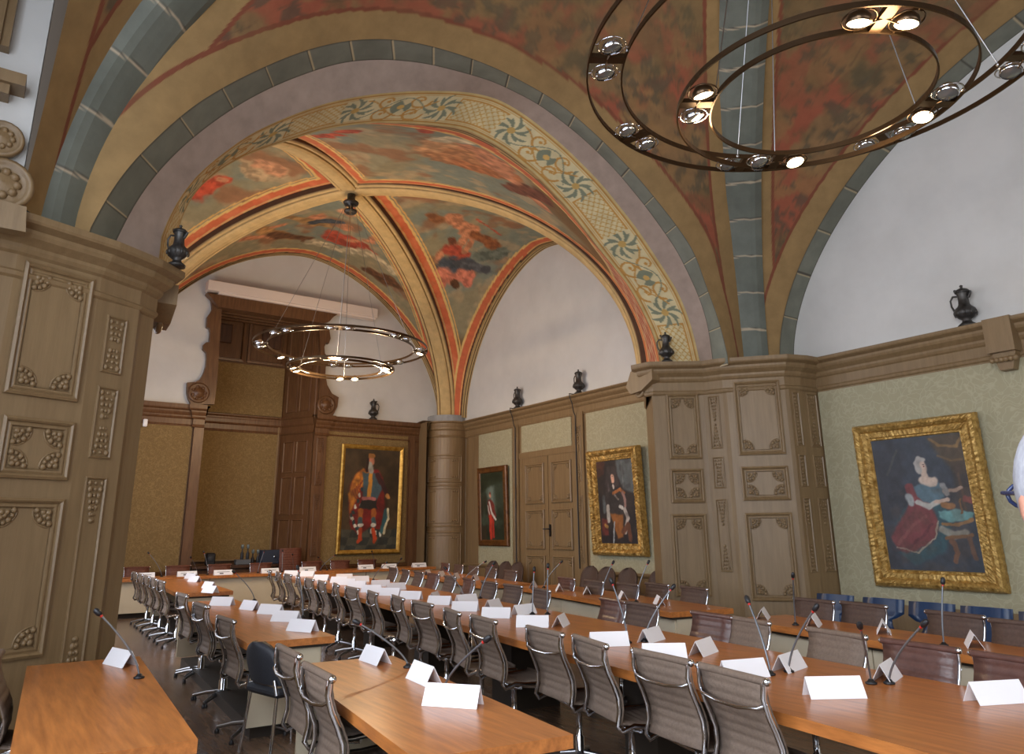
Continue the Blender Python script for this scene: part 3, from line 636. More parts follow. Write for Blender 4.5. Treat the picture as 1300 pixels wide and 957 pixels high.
mb=MB(); mb.prism([(cc[0]+.56*math.cos(a),cc[1]+.56*math.sin(a)) for a in [2*PI*k/24 for k in range(24)]],4.46,4.66); struct(mb.build(trim_name(),'stone_paint',col=np.full((48,3),150.)),'grey stone impost block on the corner column')
# ------------------------------------------------------------------ back wall panelling and niche
fl=uy(243.5,560,YB)[0]; nl=uy(256,560,YB)[0]; nr=uy(394,600,YB)[0]; pr_=uy(410,600,YB)[0]
mb=MB(); mb.box(((.3+nl)/2,YB-.02,2.2),(nl-.3,.04,4.4)); mb.box(((nr+9.4)/2,YB-.02,2.2),(9.4-nr,.04,4.4))
mb.box(((fl+nl)/2,YB-.08,2.02),(nl-fl,.1,4.05)); mb.box(((nr+pr_)/2,YB-.08,2.02),(pr_-nr,.1,4.05)); T=Tm(((nr+pr_)/2,YB-.13,0)); carved_strip(mb,T,.18,1.2,2.7); carved_strip(mb,T,.18,1.5,1.0,seed=3)
mb.box((9.1,YB-.06,2.05),(.16,.06,4.1))
sweep_plan(mb,[(.3,YB-.04),(fl-.03,YB-.04),(fl-.03,YB-.13),(nl,YB-.13)],cornice_prof(ZF,.5,.14)); sweep_plan(mb,[(nr,YB-.13),(pr_+.03,YB-.13),(pr_+.03,YB-.04),(9.4,YB-.04)],cornice_prof(ZF,.5,.14))
sweep_plan(mb,[(pr_,YB-.04),(9.3,YB-.04)],[(0,.68),(.03,.7),(.05,.76),(0,.78)]); sweep_plan(mb,[(.3,YB-.04),(fl,YB-.04)],[(0,.68),(.03,.7),(.05,.76),(0,.78)])
struct(mb.build(trim_name(),'brown_oak'),'brown oak wainscot, pilasters and cornice of the end wall')
mb=MB(); zt=uy(425,548,YB)[2]
mb.box(((.3+fl)/2,YB-.05,2.38),(fl-.36,.02,3.2)); mb.box(((pr_+9.0)/2,YB-.05,(zt+.8)/2),(9.0-pr_-.06,.02,zt-.8)); struct(mb.build(trim_name(),'damask_olive'),'olive green woven wall covering of the end wall')
# niche
NB=19.0; nbl=nl+.0; nbr=5.8; znt=7.1
ni=empty('wall_niche',((nl+nr)/2,YB,0),0,'tall brown oak wall niche with scroll-sided head, behind the far tables','niche'); ox,oy=(nl+nr)/2,YB
def nic(mbb,name,mt,lab=None):
    o=mbb.build(name,mt,ni); o.location=(-ox,-oy,0)
    if lab: o['label']=lab
    return o
mb=MB(); plan_face(mb,[(nl,YB-.12),(nl,NB),(nbr,NB),(nr,YB-.02),(nr+.02,YB-.03),(nr+.12,YB-.02)],0,znt+.3); nic(mb,'lining','brown_oak')
mb=MB(); mb.box(((nl+nbr)/2+.02,NB-.04,2.62),(nbr-nl-.2,.04,3.35)); nic(mb,'lower_fabric_panel','damask_olive','dark olive woven panel')
mb=MB(); frame_ring(mb,nbr-nl-.16,3.4,[(0,0),(0,.03),(.03,.03),(.04,0)],Tm(((nl+nbr)/2+.02,NB-.05,.93))); nic(mb,'panel_moulding','painted_oak')
mb=MB(); mb.box(((nl+nbr)/2,NB-.04,5.15),(nbr-nl-.05,.04,1.3)); nic(mb,'upper_fabric_panel','damask_olive','dark olive woven panel')
mb=MB(); T=Tm(((nl+nbr)/2-.55,NB-.02,5.85)); wv=(nbr-nl)/2
for k in (0,1):
    T=Tm((nl+wv*(k+.5),NB-.02,5.85)); frame_ring(mb,wv-.08,1.2,[(0,0),(0,.06),(.06,.07),(.08,.02)],T); 
nic(mb,'upper_wood_panel','brown_oak')
mb=MB()
for k in (0,1): mb=MB(); mb.box((nl+wv*(k+.5)-.1+.2*k,NB-.05,6.55),(.5,.05,.5),bev=.02); nic(mb,'square_panel','dark_oak')
# right reveal panels
mb=MB(); A=(nbr,NB);B=(nr,YB)
for (z0,z1) in ((.9,1.9),(2.0,2.95),(3.05,3.85),(4.6,5.6),(5.7,6.9)):
    for s in (.3,.7):
        T,L=seg_T(A,B,s,z0); frame_ring(mb,L*.34,z1-z0,[(0,0),(0,.02),(.02,.026),(.035,.004)],T)
for zz in (4.4,4.1,1.95): 
    mb.add([],[]); 
sweep_plan(mb,[(nl,YB-.1),(nl+.0,NB-.05),(nbr,NB-.05),(nr,YB-.1)],cornice_prof(ZF,.42,.1)); nic(mb,'reveal_panelling','brown_oak')
# scroll boards
def px_board(pts,Y): return [(lambda p:(p[0],p[2]))(uy(150+a/4.16,340+b/4.16,Y)) for a,b in pts]
Lb=px_board([(465,130),(490,165),(495,220),(480,245),(468,262),(465,315),(480,322),(484,340),(480,395),(462,395),(448,408),(446,430),(464,450),(466,480),(462,520),(448,560),(430,590),(405,605),(362,607),(362,660),(368,690),(385,722),(505,722),(520,600),(540,300),(545,205),(640,150)],YB-.1)
mb=MB(); mb.prism(Lb,YB-.16,YB-.02,'y'); nic(mb,'scroll_board','brown_oak')
Rb=px_board([(1160,235),(1120,275),(1085,300),(1112,330),(1118,375),(1108,402),(1096,395),(1085,420),(1088,455),(1108,475),(1110,505),(1092,525),(1090,560),(1100,620),(1125,665),(1160,685),(1153,735),(1125,790),(1046,785),(1060,650),(1065,480),(1058,300),(960,230)],YB-.1)
mb=MB(); mb.prism(Rb,YB-.16,YB-.02,'y'); nic(mb,'scroll_board','brown_oak')
for px,py in ((252,498.6),(413.7,514)):
    c=uy(px,py,YB-.16); mb=MB(); Tr=Matrix.Rotation(PI/2,3,'X')
    mb.lathe([(.24,0),(.24,.03),(.2,.05),(.17,.02),(.12,.03),(.1,.06),(0,.08)],20,tuple(c),T=Tr)
    for k in range(7): a=2*PI*k/7; mb.ball((c[0]+.14*math.cos(a),c[1]-.04,c[2]+.14*math.sin(a)),.035,6)
    nic(mb,'rosette','brown_oak')
mb=MB(); zc=uy(262,372,YB-.3)[2]; xl=uy(262,372,YB-.3)[0]; xr2=uy(428,398,YB-.3)[0]
mb.prism([(xl,zc),(xr2,zc),(xr2-.12,zc-.1),(xr2-.2,zc-.22),(xr2-.35,zc-.3),(xl+.3,zc-.3),(xl+.2,zc-.2),(xl+.12,zc-.1)],YB-.34,YB-.1,'y')
mb.box(((nl+nr)/2,(YB+NB)/2-.1,zc-.22),(nr-nl,NB-YB+.1,.06)); 
for k in range(4): mb.box(((nl+nr)/2,YB-.05+k*.26,zc-.27),(nr-nl-.05,.05,.04))
nic(mb,'crown','brown_oak')
# low cupboard inside the niche
mb=MB(); mb.box(((nl+nr)/2-.1,YB+.35,.4),(nr-nl-.35,.6,.8),bev=.01); mb.box(((nl+nr)/2-.1,YB+.33,.83),(nr-nl-.3,.68,.06))
cb=empty('low_sideboard',((nl+nr)/2-.1,YB+.35,0),0,'low dark oak sideboard set inside the tall wall niche','sideboard')
def loc(mbb,name,mt,par):
    o=mbb.build(name,mt,par); o.location=tuple(-Vector(par.location)); return o
loc(mb,'carcass','dark_oak',cb)
for k in range(3):
    mb=MB(); frame_ring(mb,.74,.6,MOULD,Tm(((nl+nr)/2-.9+k*.8,YB+.05,.1))); mb.box(((nl+nr)/2-.9+k*.8,YB+.045,.4),(.6,.01,.5)); dd=loc(mb,'door','dark_oak',cb)
    mk=MB(); mk.ball(((nl+nr)/2-.62+k*.8,YB-.0,.42),.018,8); kn=mk.build('knob','bronze_metal',dd)
# white housing above the niche
A=uy(265,356,YB-.45); B=uy(480,391,YB-.45); zt_=(A[2]+B[2])/2
mb=MB(); mb.box(((A[0]+B[0])/2,YB-.3,zt_-.12),(B[0]-A[0],.3,.25),bev=.01); mb.box(((A[0]+B[0])/2+.12,YB-.3,zt_-.27),(B[0]-A[0]-.3,.2,.05))
tag(mb.build('screen_housing','white_board'),'long white projection screen housing fixed above the oak niche','screen housing')
# ------------------------------------------------------------------ paintings
def canvas(w,h,nx,ny,fn,parent,T):
    P=[[(-w/2+w*i/(nx-1),0,h*j/(ny-1)) for j in range(ny)] for i in range(nx)]; mb=MB(); mb.grid(P)
    uv=np.array([(i/(nx-1)*w/h,1-j/(ny-1),0) for i in range(nx) for j in range(ny)]); p=Paint(uv); p.P=uv+np.stack([fbm(uv,22,70,2)-.5,fbm(uv,22,73,2)-.5,0*uv[:,0]],1)*.022; fn(p,w/h); fo=fbm(uv*np.array([1,.6,1]),26,80,3); p.C*=(.84+.34*fo)[:,None]
    mb.v=[tuple(T@Vector(v)) for v in mb.v]; return mb.build('canvas','canvas_paint',parent,col=p.C)
def picture(name,label,px4,X,wallrz,prof,fmat,fn,nx,ny,tilt=0,noise=0,sub=1,plane='x',name2=None,group=None):
    tl,tr,br,bl=px4
    if plane=='x': q=[ux(p[0],p[1],X) for p in px4]; y0=(q[0][1]+q[3][1])/2; y1=(q[1][1]+q[2][1])/2; w=y0-y1; c=(X,(y0+y1)/2)
    else: q=[uy(p[0],p[1],X) for p in px4]; x0=(q[0][0]+q[3][0])/2; x1=(q[1][0]+q[2][0])/2; w=x1-x0; c=((x0+x1)/2,X)
    zt=(q[0][2]+q[1][2])/2; zb=(q[2][2]+q[3][2])/2; h=zt-zb
    e=empty(name,(c[0],c[1],zb),wallrz,label,'painting'); T=Matrix.Rotation(tilt,4,'X')
    mb=MB(); frame_ring(mb,w,h,prof,T,0,sub,noise); mb.build('frame',fmat,e)
    fw=prof[-1][0]; back=prof[-1][1]
    canvas(w-2*fw+.02,h-2*fw+.02,nx,ny,fn,e,T@Matrix.Translation((0,-back-.002,fw-.01)))
    mb=MB(); mb.v=[]; mb.box((0,-back*.4,h/2),(w-.06,back*.7,h-.06)); mb.v=[tuple(T@Vector(v)) for v in mb.v]; mb.build('backing','dark_oak',e)
    return e,w,h,T
def bgfill(p,a,b,s=4,seed=0):
    n=fbm(p.P,s,seed); p.C[:]=a; p.mix(ss(n,.35,.65),b); return n
def lady(p,A):
    bgfill(p,(50,58,70),(44,46,54),5,1); n=fbm(p.P,7,3)
    p.poly([(.44,.02),(A,.0),(A,.3),(.6,.3),(.5,.14)],(84,64,40),.02,.75); p.path([(.46,.03,0),(.52,.09,0),(.64,.1,0),(A,.04,0)],.012,(140,104,56),.6,.8); p.path([(.5,.16,0),(.58,.2,0),(A-.02,.2,0)],.01,(120,90,52),.6,.7)
    p.poly([(.58,.25),(A,.2),(A,.6),(.6,.6)],(62,48,40),.02,.7); p.path([(.62,.3,0),(.63,.55,0)],.012,(96,70,46),.6,.6); p.path([(.2,.1,0),(.1,.28,0)],.012,(76,78,70),.7,.6)
    # gown, mantle
    p.poly([(.1,.66),(.22,.5),(.36,.44),(.5,.5),(.5,.72),(.44,.86),(.2,.96),(.06,.84)],(40,74,84),.015); 
    p.poly([(.05,.76),(.1,.68),(.2,.56),(.24,.47),(.3,.41),(.36,.46),(.4,.54),(.42,.62),(.41,.7),(.37,.77),(.3,.82),(.22,.86),(.14,.87),(.08,.84)],(122,52,54),.014); p.mix(ss(fbm(p.P,9,5),.5,.62)*.4*(p.P[:,1]>.5)*(p.P[:,0]<.42)*(p.P[:,1]<.86)*(p.P[:,0]+p.P[:,1]>.82),(84,38,42))
    p.path([(.1,.8,0),(.24,.66,0),(.34,.6,0)],.014,(150,76,72),.6,.7); p.path([(.16,.84,0),(.3,.74,0),(.37,.66,0)],.014,(92,36,42),.6,.8); p.path([(.08,.83,0),(.24,.87,0),(.38,.76,0),(.42,.64,0)],.006,(176,164,140),.4,.8)
    p.poly([(.28,.38),(.36,.35),(.48,.36),(.5,.46),(.42,.52),(.3,.48)],(84,112,126),.01)     # bodice
    p.path([(.25,.38,0),(.27,.46,0),(.3,.5,0)],.035,(130,56,58)); p.path([(.24,.45,0),(.25,.5,0)],.03,(170,176,176)); 
    p.path([(.36,.33,0),(.4,.35,0),(.44,.35,0)],.035,(206,184,166)); p.stroke((.375,.27,0),(.385,.34,0),.024,(204,178,160))
    p.stroke((.365,.215,0),(.372,.25,0),.038,(214,186,166)); p.path([(.345,.26,0),(.335,.2,0),(.36,.172,0),(.385,.18,0)],.022,(178,172,166)); p.stroke((.385,.235,0),(.386,.236,0),.006,(120,60,60)); p.stroke((.38,.222,0),(.39,.221,0),.004,(60,50,50))
    p.path([(.3,.5,0),(.38,.53,0),(.44,.5,0)],.022,(192,188,180)); p.path([(.43,.5,0),(.52,.48,0)],.016,(206,176,156)); p.path([(.5,.42,0),(.58,.42,0),(.62,.4,0)],.015,(196,166,146)); p.stroke((.5,.38,0),(.52,.44,0),.022,(150,150,148))
    # cushion, table, crown
    p.poly([(.44,.57),(.56,.55),(.68,.58),(.66,.63),(.5,.65),(.44,.61)],(104,158,158),.008); p.path([(.45,.66,0),(.56,.665,0),(.66,.63,0)],.012,(150,106,60)); p.path([(.44,.7,0),(.52,.74,0),(.6,.72,0)],.03,(150,150,138)); p.path([(.46,.76,0),(.64,.74,0)],.014,(130,88,52))
    p.path([(.5,.78,0),(.52,.86,0),(.5,.92,0)],.02,(116,76,52)); p.path([(.62,.76,0),(.64,.9,0)],.02,(96,66,48)); p.stroke((.48,.52,0),(.54,.53,0),.024,(150,100,56)); p.path([(.6,.48,0),(.6,.58,0)],.008,(120,82,44)); p.stroke((.64,.48,0),(.69,.5,0),.026,(134,60,54))
    p.mix(ss(n,.55,.7)*.25*(p.P[:,1]>.4),(96,72,54)); p.mix(np.full(len(p.P),.22),(80,80,82))
def armour(p,A):
    bgfill(p,(36,32,36),(48,40,38),5,4); n=fbm(p.P,9,6)
    p.poly([(.0,0),(.18,0),(.14,.16),(0,.2)],(86,44,32),.02,.7); p.poly([(.36,0),(A,0),(A,.42),(.46,.36),(.38,.2)],(84,90,92),.02); p.path([(.46,.02,0),(.47,.34,0)],.01,(118,122,122),.6,.7)
    p.path([(.24,.12,0),(.2,.3,0),(.2,.48,0)],.06,(62,54,54)); p.path([(.3,.12,0),(.34,.28,0)],.055,(58,50,50)); p.path([(.2,.3,0),(.22,.5,0)],.02,(104,96,96),.7,.7)
    p.stroke((.285,.2,0),(.29,.25,0),.034,(204,160,136)); p.stroke((.29,.225,0),(.295,.235,0),.01,(220,150,130)); p.stroke((.28,.196,0),(.3,.196,0),.005,(70,40,40)); p.stroke((.287,.31,0),(.287,.33,0),.02,(196,186,176))
    p.poly([(.1,.44),(.24,.36),(.42,.38),(.52,.5),(.46,.66),(.14,.68)],(54,48,48),.012); p.path([(.28,.4,0),(.4,.36,0),(.47,.4,0)],.022,(156,96,52)); p.path([(.44,.4,0),(.48,.48,0),(.47,.56,0)],.022,(150,116,108)); p.path([(.3,.42,0),(.36,.48,0)],.012,(140,130,124))
    p.path([(.1,.44,0),(.1,.62,0)],.03,(84,90,92),.6); p.stroke((.38,.56,0),(.42,.58,0),.024,(200,196,188)); p.path([(.17,.56,0),(.16,.72,0)],.034,(164,158,150)); p.path([(.46,.6,0),(.5,.7,0),(.44,.86,0)],.03,(180,170,162)); p.poly([(.2,.64),(.42,.66),(.4,.92),(.3,.94)],(140,88,44),.015)
    p.path([(.26,.74,0),(.22,.99,0)],.01,(150,156,160)); p.poly([(.04,.7),(.14,.72),(.14,.9),(.02,.9)],(120,50,44),.015,.8); p.stroke((.1,.78,0),(.13,.8,0),.024,(170,130,70)); p.path([(.4,.86,0),(.5,.78,0),(.52,.95,0)],.035,(100,62,44)); p.mix(ss(n,.55,.7)*.3,(28,24,26))
def king(p,A):
    bgfill(p,(54,42,26),(72,56,36),5,8); y=p.P[:,1]; x=p.P[:,0]
    tl=(np.floor((x+ (y-.8)*.35)*9)+np.floor((y-.8)*13))%2; p.mix(y>.8,(84,84,70)); p.mix((y>.8)&(tl>0),(54,58,54)); p.mix((y>.8)*.25,(40,36,30))
    p.poly([(.08,.36),(.13,.26),(.22,.2),(.36,.2),(.42,.28),(.45,.42),(.46,.6),(.42,.8),(.3,.78),(.24,.83),(.16,.84),(.09,.74),(.07,.55)],(122,34,30),.014); p.poly([(.06,.46),(.08,.36),(.13,.26),(.2,.2),(.27,.24),(.25,.34),(.18,.4),(.14,.52),(.09,.64)],(190,120,44),.014); p.mix(ss(fbm(p.P,14,5),.5,.62)*.35*((x-.26)**2/.05+(y-.5)**2/.12<1),(70,26,24))
    for k in range(6): p.stroke((.1+.02*k,.42-.02*k,0),(.14+.01*k,.5-.03*k,0),.008,(120,50,34),.5,.8)
    for a,b in (((.2,.4),(.1,.68)),((.26,.4),(.2,.56)),((.1,.66),(.18,.82)),((.3,.8),(.42,.84))):
        for k in range(6): q=[a[i]+(b[i]-a[i])*k/5 for i in (0,1)]; p.stroke((q[0],q[1],0),(q[0]+.005,q[1]+.02,0),.014,(210,206,190) if k%2 else (40,60,62))
    p.poly([(.2,.24),(.38,.24),(.42,.4),(.36,.52),(.22,.5)],(66,84,92),.01); p.path([(.29,.24,0),(.28,.5,0)],.024,(190,130,50)); p.poly([(.21,.5),(.36,.5),(.38,.6),(.18,.6)],(42,38,34),.01); p.path([(.22,.5,0),(.34,.5,0)],.018,(176,104,100))
    p.path([(.36,.26,0),(.44,.38,0),(.48,.46,0)],.026,(64,34,34)); p.stroke((.48,.46,0),(.5,.48,0),.02,(180,124,66))
    p.stroke((.29,.1,0),(.295,.13,0),.036,(190,120,92)); p.path([(.27,.15,0),(.29,.22,0)],.034,(150,150,140)); p.stroke((.27,.065,0),(.31,.065,0),.026,(150,100,50)); p.path([(.25,.1,0),(.24,.22,0)],.014,(44,26,20))
    for s,x0 in ((0,.2),(1,.34)):
        p.path([(x0,.62,0),(x0,.7,0)],.03,(170,96,44)); p.path([(x0,.7,0),(x0-.005+.01*s,.78,0)],.028,(66,88,92)); p.stroke((x0-.01,.76,0),(x0+.015,.76,0),.02,(220,214,200)); p.path([(x0+.005,.8,0),(x0+.01+.02*s,.9,0),(x0+.03*s-.01,.92,0)],.022,(186,70,36))
    p.path([(.48,.62,0),(.46,.72,0),(.44,.82,0)],.03,(52,92,98)); p.path([(.5,.6,0),(.5,.7,0),(.46,.84,0)],.014,(206,196,160)); p.mix(ss(fbm(p.P,9,3),.5,.7)*.2,(40,32,22))
def small(p,A):
    bgfill(p,(60,70,56),(36,44,30),6,12); p.stroke((.28,.25,0),(.3,.55,0),.12,(120,136,128),.8,.8); p.poly([(0,0),(A,0),(A,.14),(.3,.2),(0,.3)],(38,44,26),.03,.8); p.path([(.0,.6,0),(.12,.4,0)],.08,(50,48,34),.6,.8)
    p.stroke((.265,.33,0),(.27,.36,0),.022,(206,140,110)); p.stroke((.265,.305,0),(.27,.31,0),.02,(120,60,40)); p.poly([(.2,.42),(.27,.39),(.36,.46),(.42,.66),(.3,.72),(.2,.66)],(120,52,44),.012); p.path([(.24,.44,0),(.3,.6,0),(.4,.7,0)],.02,(206,200,190)); p.path([(.2,.5,0),(.24,.62,0)],.016,(190,180,170))
    p.path([(.27,.66,0),(.26,.8,0),(.27,.96,0)],.04,(186,58,42)); p.path([(.33,.7,0),(.34,.95,0)],.03,(170,50,38)); p.poly([(0,.8),(.15,.78),(.15,1),(0,1)],(52,44,30),.02)
GF=[(0,0),(.0,.06),(.03,.115),(.07,.13),(.11,.105),(.13,.07),(.15,.075),(.21,.07),(.225,.05),(.25,.055),(.262,.035)]
picture('gilt_framed_painting','large gilt-framed portrait of a seated lady in red and blue on near right wall',((1090,542.7),(1245.5,523.3),(1283,753.5),(1114.7,743)),AN-.06,-PI/2,[(a*.85,b) for a,b in GF],'gold',lady,130,180,.045,.006,.016)
e,w,h,T=picture('gilt_framed_painting','richly carved gilt-framed portrait of a man in a long grey wig and armour',((751,573.7),(815,565.8),(828.3,706.8),(759.5,704)),AF-.08,-PI/2,[(a*.9,b*1.1) for a,b in GF],'gold',armour,100,150,.05,.011,.018)
picture('framed_painting','small brown-framed painting of a standing figure in red, left of the double door',((609.7,594.8),(647,590),(647.5,696),(610,690)),AF-.07,-PI/2,[(0,0),(0,.05),(.03,.07),(.06,.06),(.13,.07),(.15,.04)],'walnut_frame',small,70,110,.03)
picture('framed_painting','tall thin-framed painting of a crowned bearded man in a red mantle on end wall',((432.6,562.8),(509,569),(508,703),(425,703)),YB-.08,0,[(0,0),(0,.05),(.03,.08),(.06,.07),(.09,.05),(.11,.03)],'gold_plain',king,100,170,.03,plane='y')
# ------------------------------------------------------------------ pewter jugs
def jug(loc,rz,label,s=1.0):
    e=empty('pewter_jug',loc,rz,label,'jug','pewter jugs along the cornice ledges'); 
    mb=MB(); mb.lathe([(0,0),(.105,0),(.11,.02),(.09,.04),(.06,.06),(.05,.09),(.09,.12),(.125,.16),(.13,.2),(.115,.24),(.08,.27),(.065,.3),(.06,.36),(.062,.42),(.07,.44),(.075,.455),(0,.455)],20)
    for k in range(10): a=2*PI*k/10; mb.ball((.122*math.cos(a),.122*math.sin(a),.18),.018,6,0,(1,1,2))
    mb.build('body','pewter',e)
    mb=MB(); mb.lathe([(.085,.455),(.088,.475),(.07,.495),(.04,.51),(.015,.52),(.015,.535),(.022,.55),(0,.565)],16); mb.build('lid','pewter',e)
    mb=MB(); mb.tube([(.06,0,.42),(.12,0,.43),(.155,0,.38),(.15,0,.3),(.12,0,.22)],[.014,.014,.012,.012,.014],8); mb.ball((.085,0,.5),.02,6); mb.build('handle','pewter',e)
    mb=MB(); mb.tube([(-.06,0,.38),(-.09,0,.43),(-.105,0,.46)],[.02,.018,.012],8); mb.build('spout','pewter',e)
    e.scale=(s,s,s); return e
def cornice_pt(px,X=None,Y=None,z=ZN): return uz(px[0],px[1],z)
j=uz(1228,417,ZN); jug((AN-.13,j[1]*AN/j[0] if 0 else ux(1228,410,AN-.13)[1],ZN),-PI/2+PI,'pewter lidded jug on the near right cornice above the seated lady portrait',.98)
p=uz(850,469,ZN); jug((7.965,7.385,ZN),2.2,'pewter lidded jug on the cornice of the right panelled pier',.85)
p=ux(735,500,AF-.14); jug((AF-.14,p[1],ZF),-PI/2+PI,'pewter lidded jug on the far right cornice between the door and the wig portrait',1.0)
p=ux(657,520,AF-.14); jug((AF-.14,p[1],ZF),-PI/2+PI,'pewter lidded jug on the far right cornice between door and small painting',1.0)
p=uy(474,532,YB-.14); jug((p[0],YB-.12,ZF),0,'pewter lidded jug on the end wall cornice above the crowned man',1.0)
jug((1.06,7.03,ZN),2.4,'pewter lidded jug on the cornice of the left panelled pier',.75)
# black wall cables
for nm,yy in (('left',ux(660,640,AF)[1]),('right',ux(739,640,AF)[1])):
    mb=MB(); pts=[(AF-.12,yy,.8),(AF-.12,yy,4.02),(AF-.16,yy,4.1),(AF-.2,yy,4.3),(AF-.26,yy,4.42),(AF-.27,yy,4.5),(AF-.1,yy,4.5)]
    mb.tube(pts,.012,6); tag(mb.build('wall_cable','black_plastic'),'black cable running down the wall to the %s of the oak double door'%nm,'cable')
# ------------------------------------------------------------------ ring lamps
def chandelier(c,zb,zs_,rb,ri,rs,rsi,hub,lit_s,lit_b,label,pb,ps,nb=8,ns=4):
    e=empty('ring_chandelier',(c[0],c[1],zs_),0,label,'chandelier','ring chandeliers'); hz=hub[2]-zs_
    def ring(r,z,name='ring'):
        mb=MB(); n=96; mb.grid([[(( r+a)*math.cos(t),(r+a)*math.sin(t),z+b) for a,b in ((-.006,-.02),(.006,-.02),(.006,.02),(-.006,.02))] for t in [2*PI*k/n for k in range(n)]],0,False,cu=True,cv=True); mb.build(name,'bronze_metal',e)
    for r,z in ((rb,zb-zs_),(ri,zb-zs_),(rs,0),(rsi,0)): ring(r,z)
    def lamp(r,a,z,lit):
        c_=Vector((r*math.cos(a),r*math.sin(a),z-.01)); rd=Vector((math.cos(a),math.sin(a),0)); mb=MB()
        gim=[(c_+Matrix.Rotation(a,3,'Z')@Vector((.1*math.cos(t),.1*math.sin(t),0))) for t in [2*PI*k/20 for k in range(20)]]
        mb.tube(gim,.006,6,closed=True); mb.tube([c_-rd*.12,c_-rd*.1],.006,5); mb.tube([c_+rd*.1,c_+rd*.12],.006,5)
        Tl=Matrix.Rotation(a+.5,3,'Z')@Matrix.Rotation(.25,3,'Y')
        mb.lathe([(.02,.055),(.04,.05),(.07,.015),(.078,-.02),(.07,-.03)],14,tuple(c_),T=Tl); o=mb.build('lamp','bronze_metal' if lit else 'chrome',e)
        mg=MB(); mg.lathe([(.07,-.022),(.035,-.034),(0,-.038)],14,tuple(c_),T=Tl); mg.build('lamp_glass','lamp_on' if lit else 'glass_unlit',o)
    def plate(r0,r1,a,z):
        mb=MB(); rm=(r0+r1)/2; mb.box((rm*math.cos(a),rm*math.sin(a),z),(abs(r0-r1),.075,.035),rz=a)
        for s in(-1,1):
            t=s*.09/rm; mb.tube([(rm*math.cos(a),rm*math.sin(a),z-.01),(rm*math.cos(a+t*1.0),rm*math.sin(a+t*1.0),z-.04)],.006,5)
        mb.build('plate','bronze_metal',e)
    k2=0
    for i,a in enumerate(pb):
        a=math.radians(a); plate(ri,rb,a,zb-zs_); rm=(rb+ri)/2
        for s in(-1,1): lamp(rm,a+s*.155/rm,zb-zs_,(2*i+(s>0)) in lit_b)
    for i,a in enumerate(ps):
        a=math.radians(a); plate(rsi,rs,a,0); rm=(rs+rsi)/2
        for s in(-1,1): lamp(rm,a+s*.15/rm,0,(2*i+(s>0)) in lit_s)
    hx,hy=hub[0]-c[0],hub[1]-c[1]
    for i,a in enumerate(pb[::2]):
        a=math.radians(a+4); mb=MB(); q=(ri*math.cos(a),ri*math.sin(a),zb-zs_); mb.tube([q,(hx*.98+.04*math.cos(a),hy*.98+.04*math.sin(a),hz)],.0045,5); mb.ball(q,.018,6); mb.build('wire','alu',e)
    for i,a in enumerate(ps):
        a=math.radians(a+4); mb=MB(); q=(rsi*math.cos(a),rsi*math.sin(a),0); mb.tube([q,(hx+.06*math.cos(a),hy+.06*math.sin(a),hz)],.0045,5); mb.build('wire','alu',e)
    mb=MB(); mb.lathe([(.0,-.3),(.1,-.3),(.13,-.27),(.13,-.24),(.05,-.23),(.05,-.12),(.15,-.1),(.16,-.06),(.08,.0),(.08,.12)],18,(hx,hy,hz)); mb.build('canopy','pewter',e)
    for k in range(3):
        a=2*PI*k/3; l=bpy.data.lights.new('chandelier_glow','POINT'); l.energy=(26 if c[1]<5 else 150); l.color=(1,.72,.42); l.shadow_soft_size=.12; o=bpy.data.objects.new('chandelier_glow',l); COL.objects.link(o); o.location=(c[0]+.8*math.cos(a),c[1]+.8*math.sin(a),zs_-.1)
    return e
pbN=[147.5,103.2,57,10.95,-36.6,-80,-125,-168]; psN=[143.6,-122,-32.3,55]
chandelier((4.49,2.54),4.92,4.6,1.66,1.40,1.0,.76,(4.49,2.54,8.2),{1,2,3,5,6},set(),'large double ring chandelier of dark metal close to the viewer at upper right',pbN,psN)
chandelier((5.1,13.17),5.07,4.66,1.66,1.40,1.02,.78,(5.12,13.15,8.22),{0,1,2,3,4,5,6},{3,9},'double ring chandelier hanging in the far bay before the oak niche',[a+12 for a in pbN],[150,60,-30,-120])
# ------------------------------------------------------------------ tables
def table(label,c4,panel_front=True,name='conference_table',side='front',plinth=True,H_=.74,group=None,ends=(1,1)):
    """c4: far-left, far-right, near-right, near-left corners in plan"""
    c=np.mean(c4,axis=0); e=empty(name,(c[0],c[1],0),0,label,'table',group); q=[(p[0]-c[0],p[1]-c[1]) for p in c4]
    mb=MB(); mb.prism(q,H_-.055,H_,); mb.build('tabletop','table_wood',e)
    def inset(p,k): return [(a[0]*(1-k/math.hypot(*a)),a[1]*(1-k/math.hypot(*a))) for a in p]
    qi=inset(q,.12); T_=.02
    def wallpan(a,b,z0,z1,mt,nm,th=.03):
        d=Vector((b[0]-a[0],b[1]-a[1])); n=Vector((-d.y,d.x)).normalized()*th/2; mb=MB(); mb.prism([(a[0]+n.x,a[1]+n.y),(b[0]+n.x,b[1]+n.y),(b[0]-n.x,b[1]-n.y),(a[0]-n.x,a[1]-n.y)],z0,z1); mb.build(nm,mt,e)
    return e,q,qi,wallpan
def quad(fl,fr,nr,nl): return [np.array(fl),np.array(fr),np.array(nr),np.array(nl)]
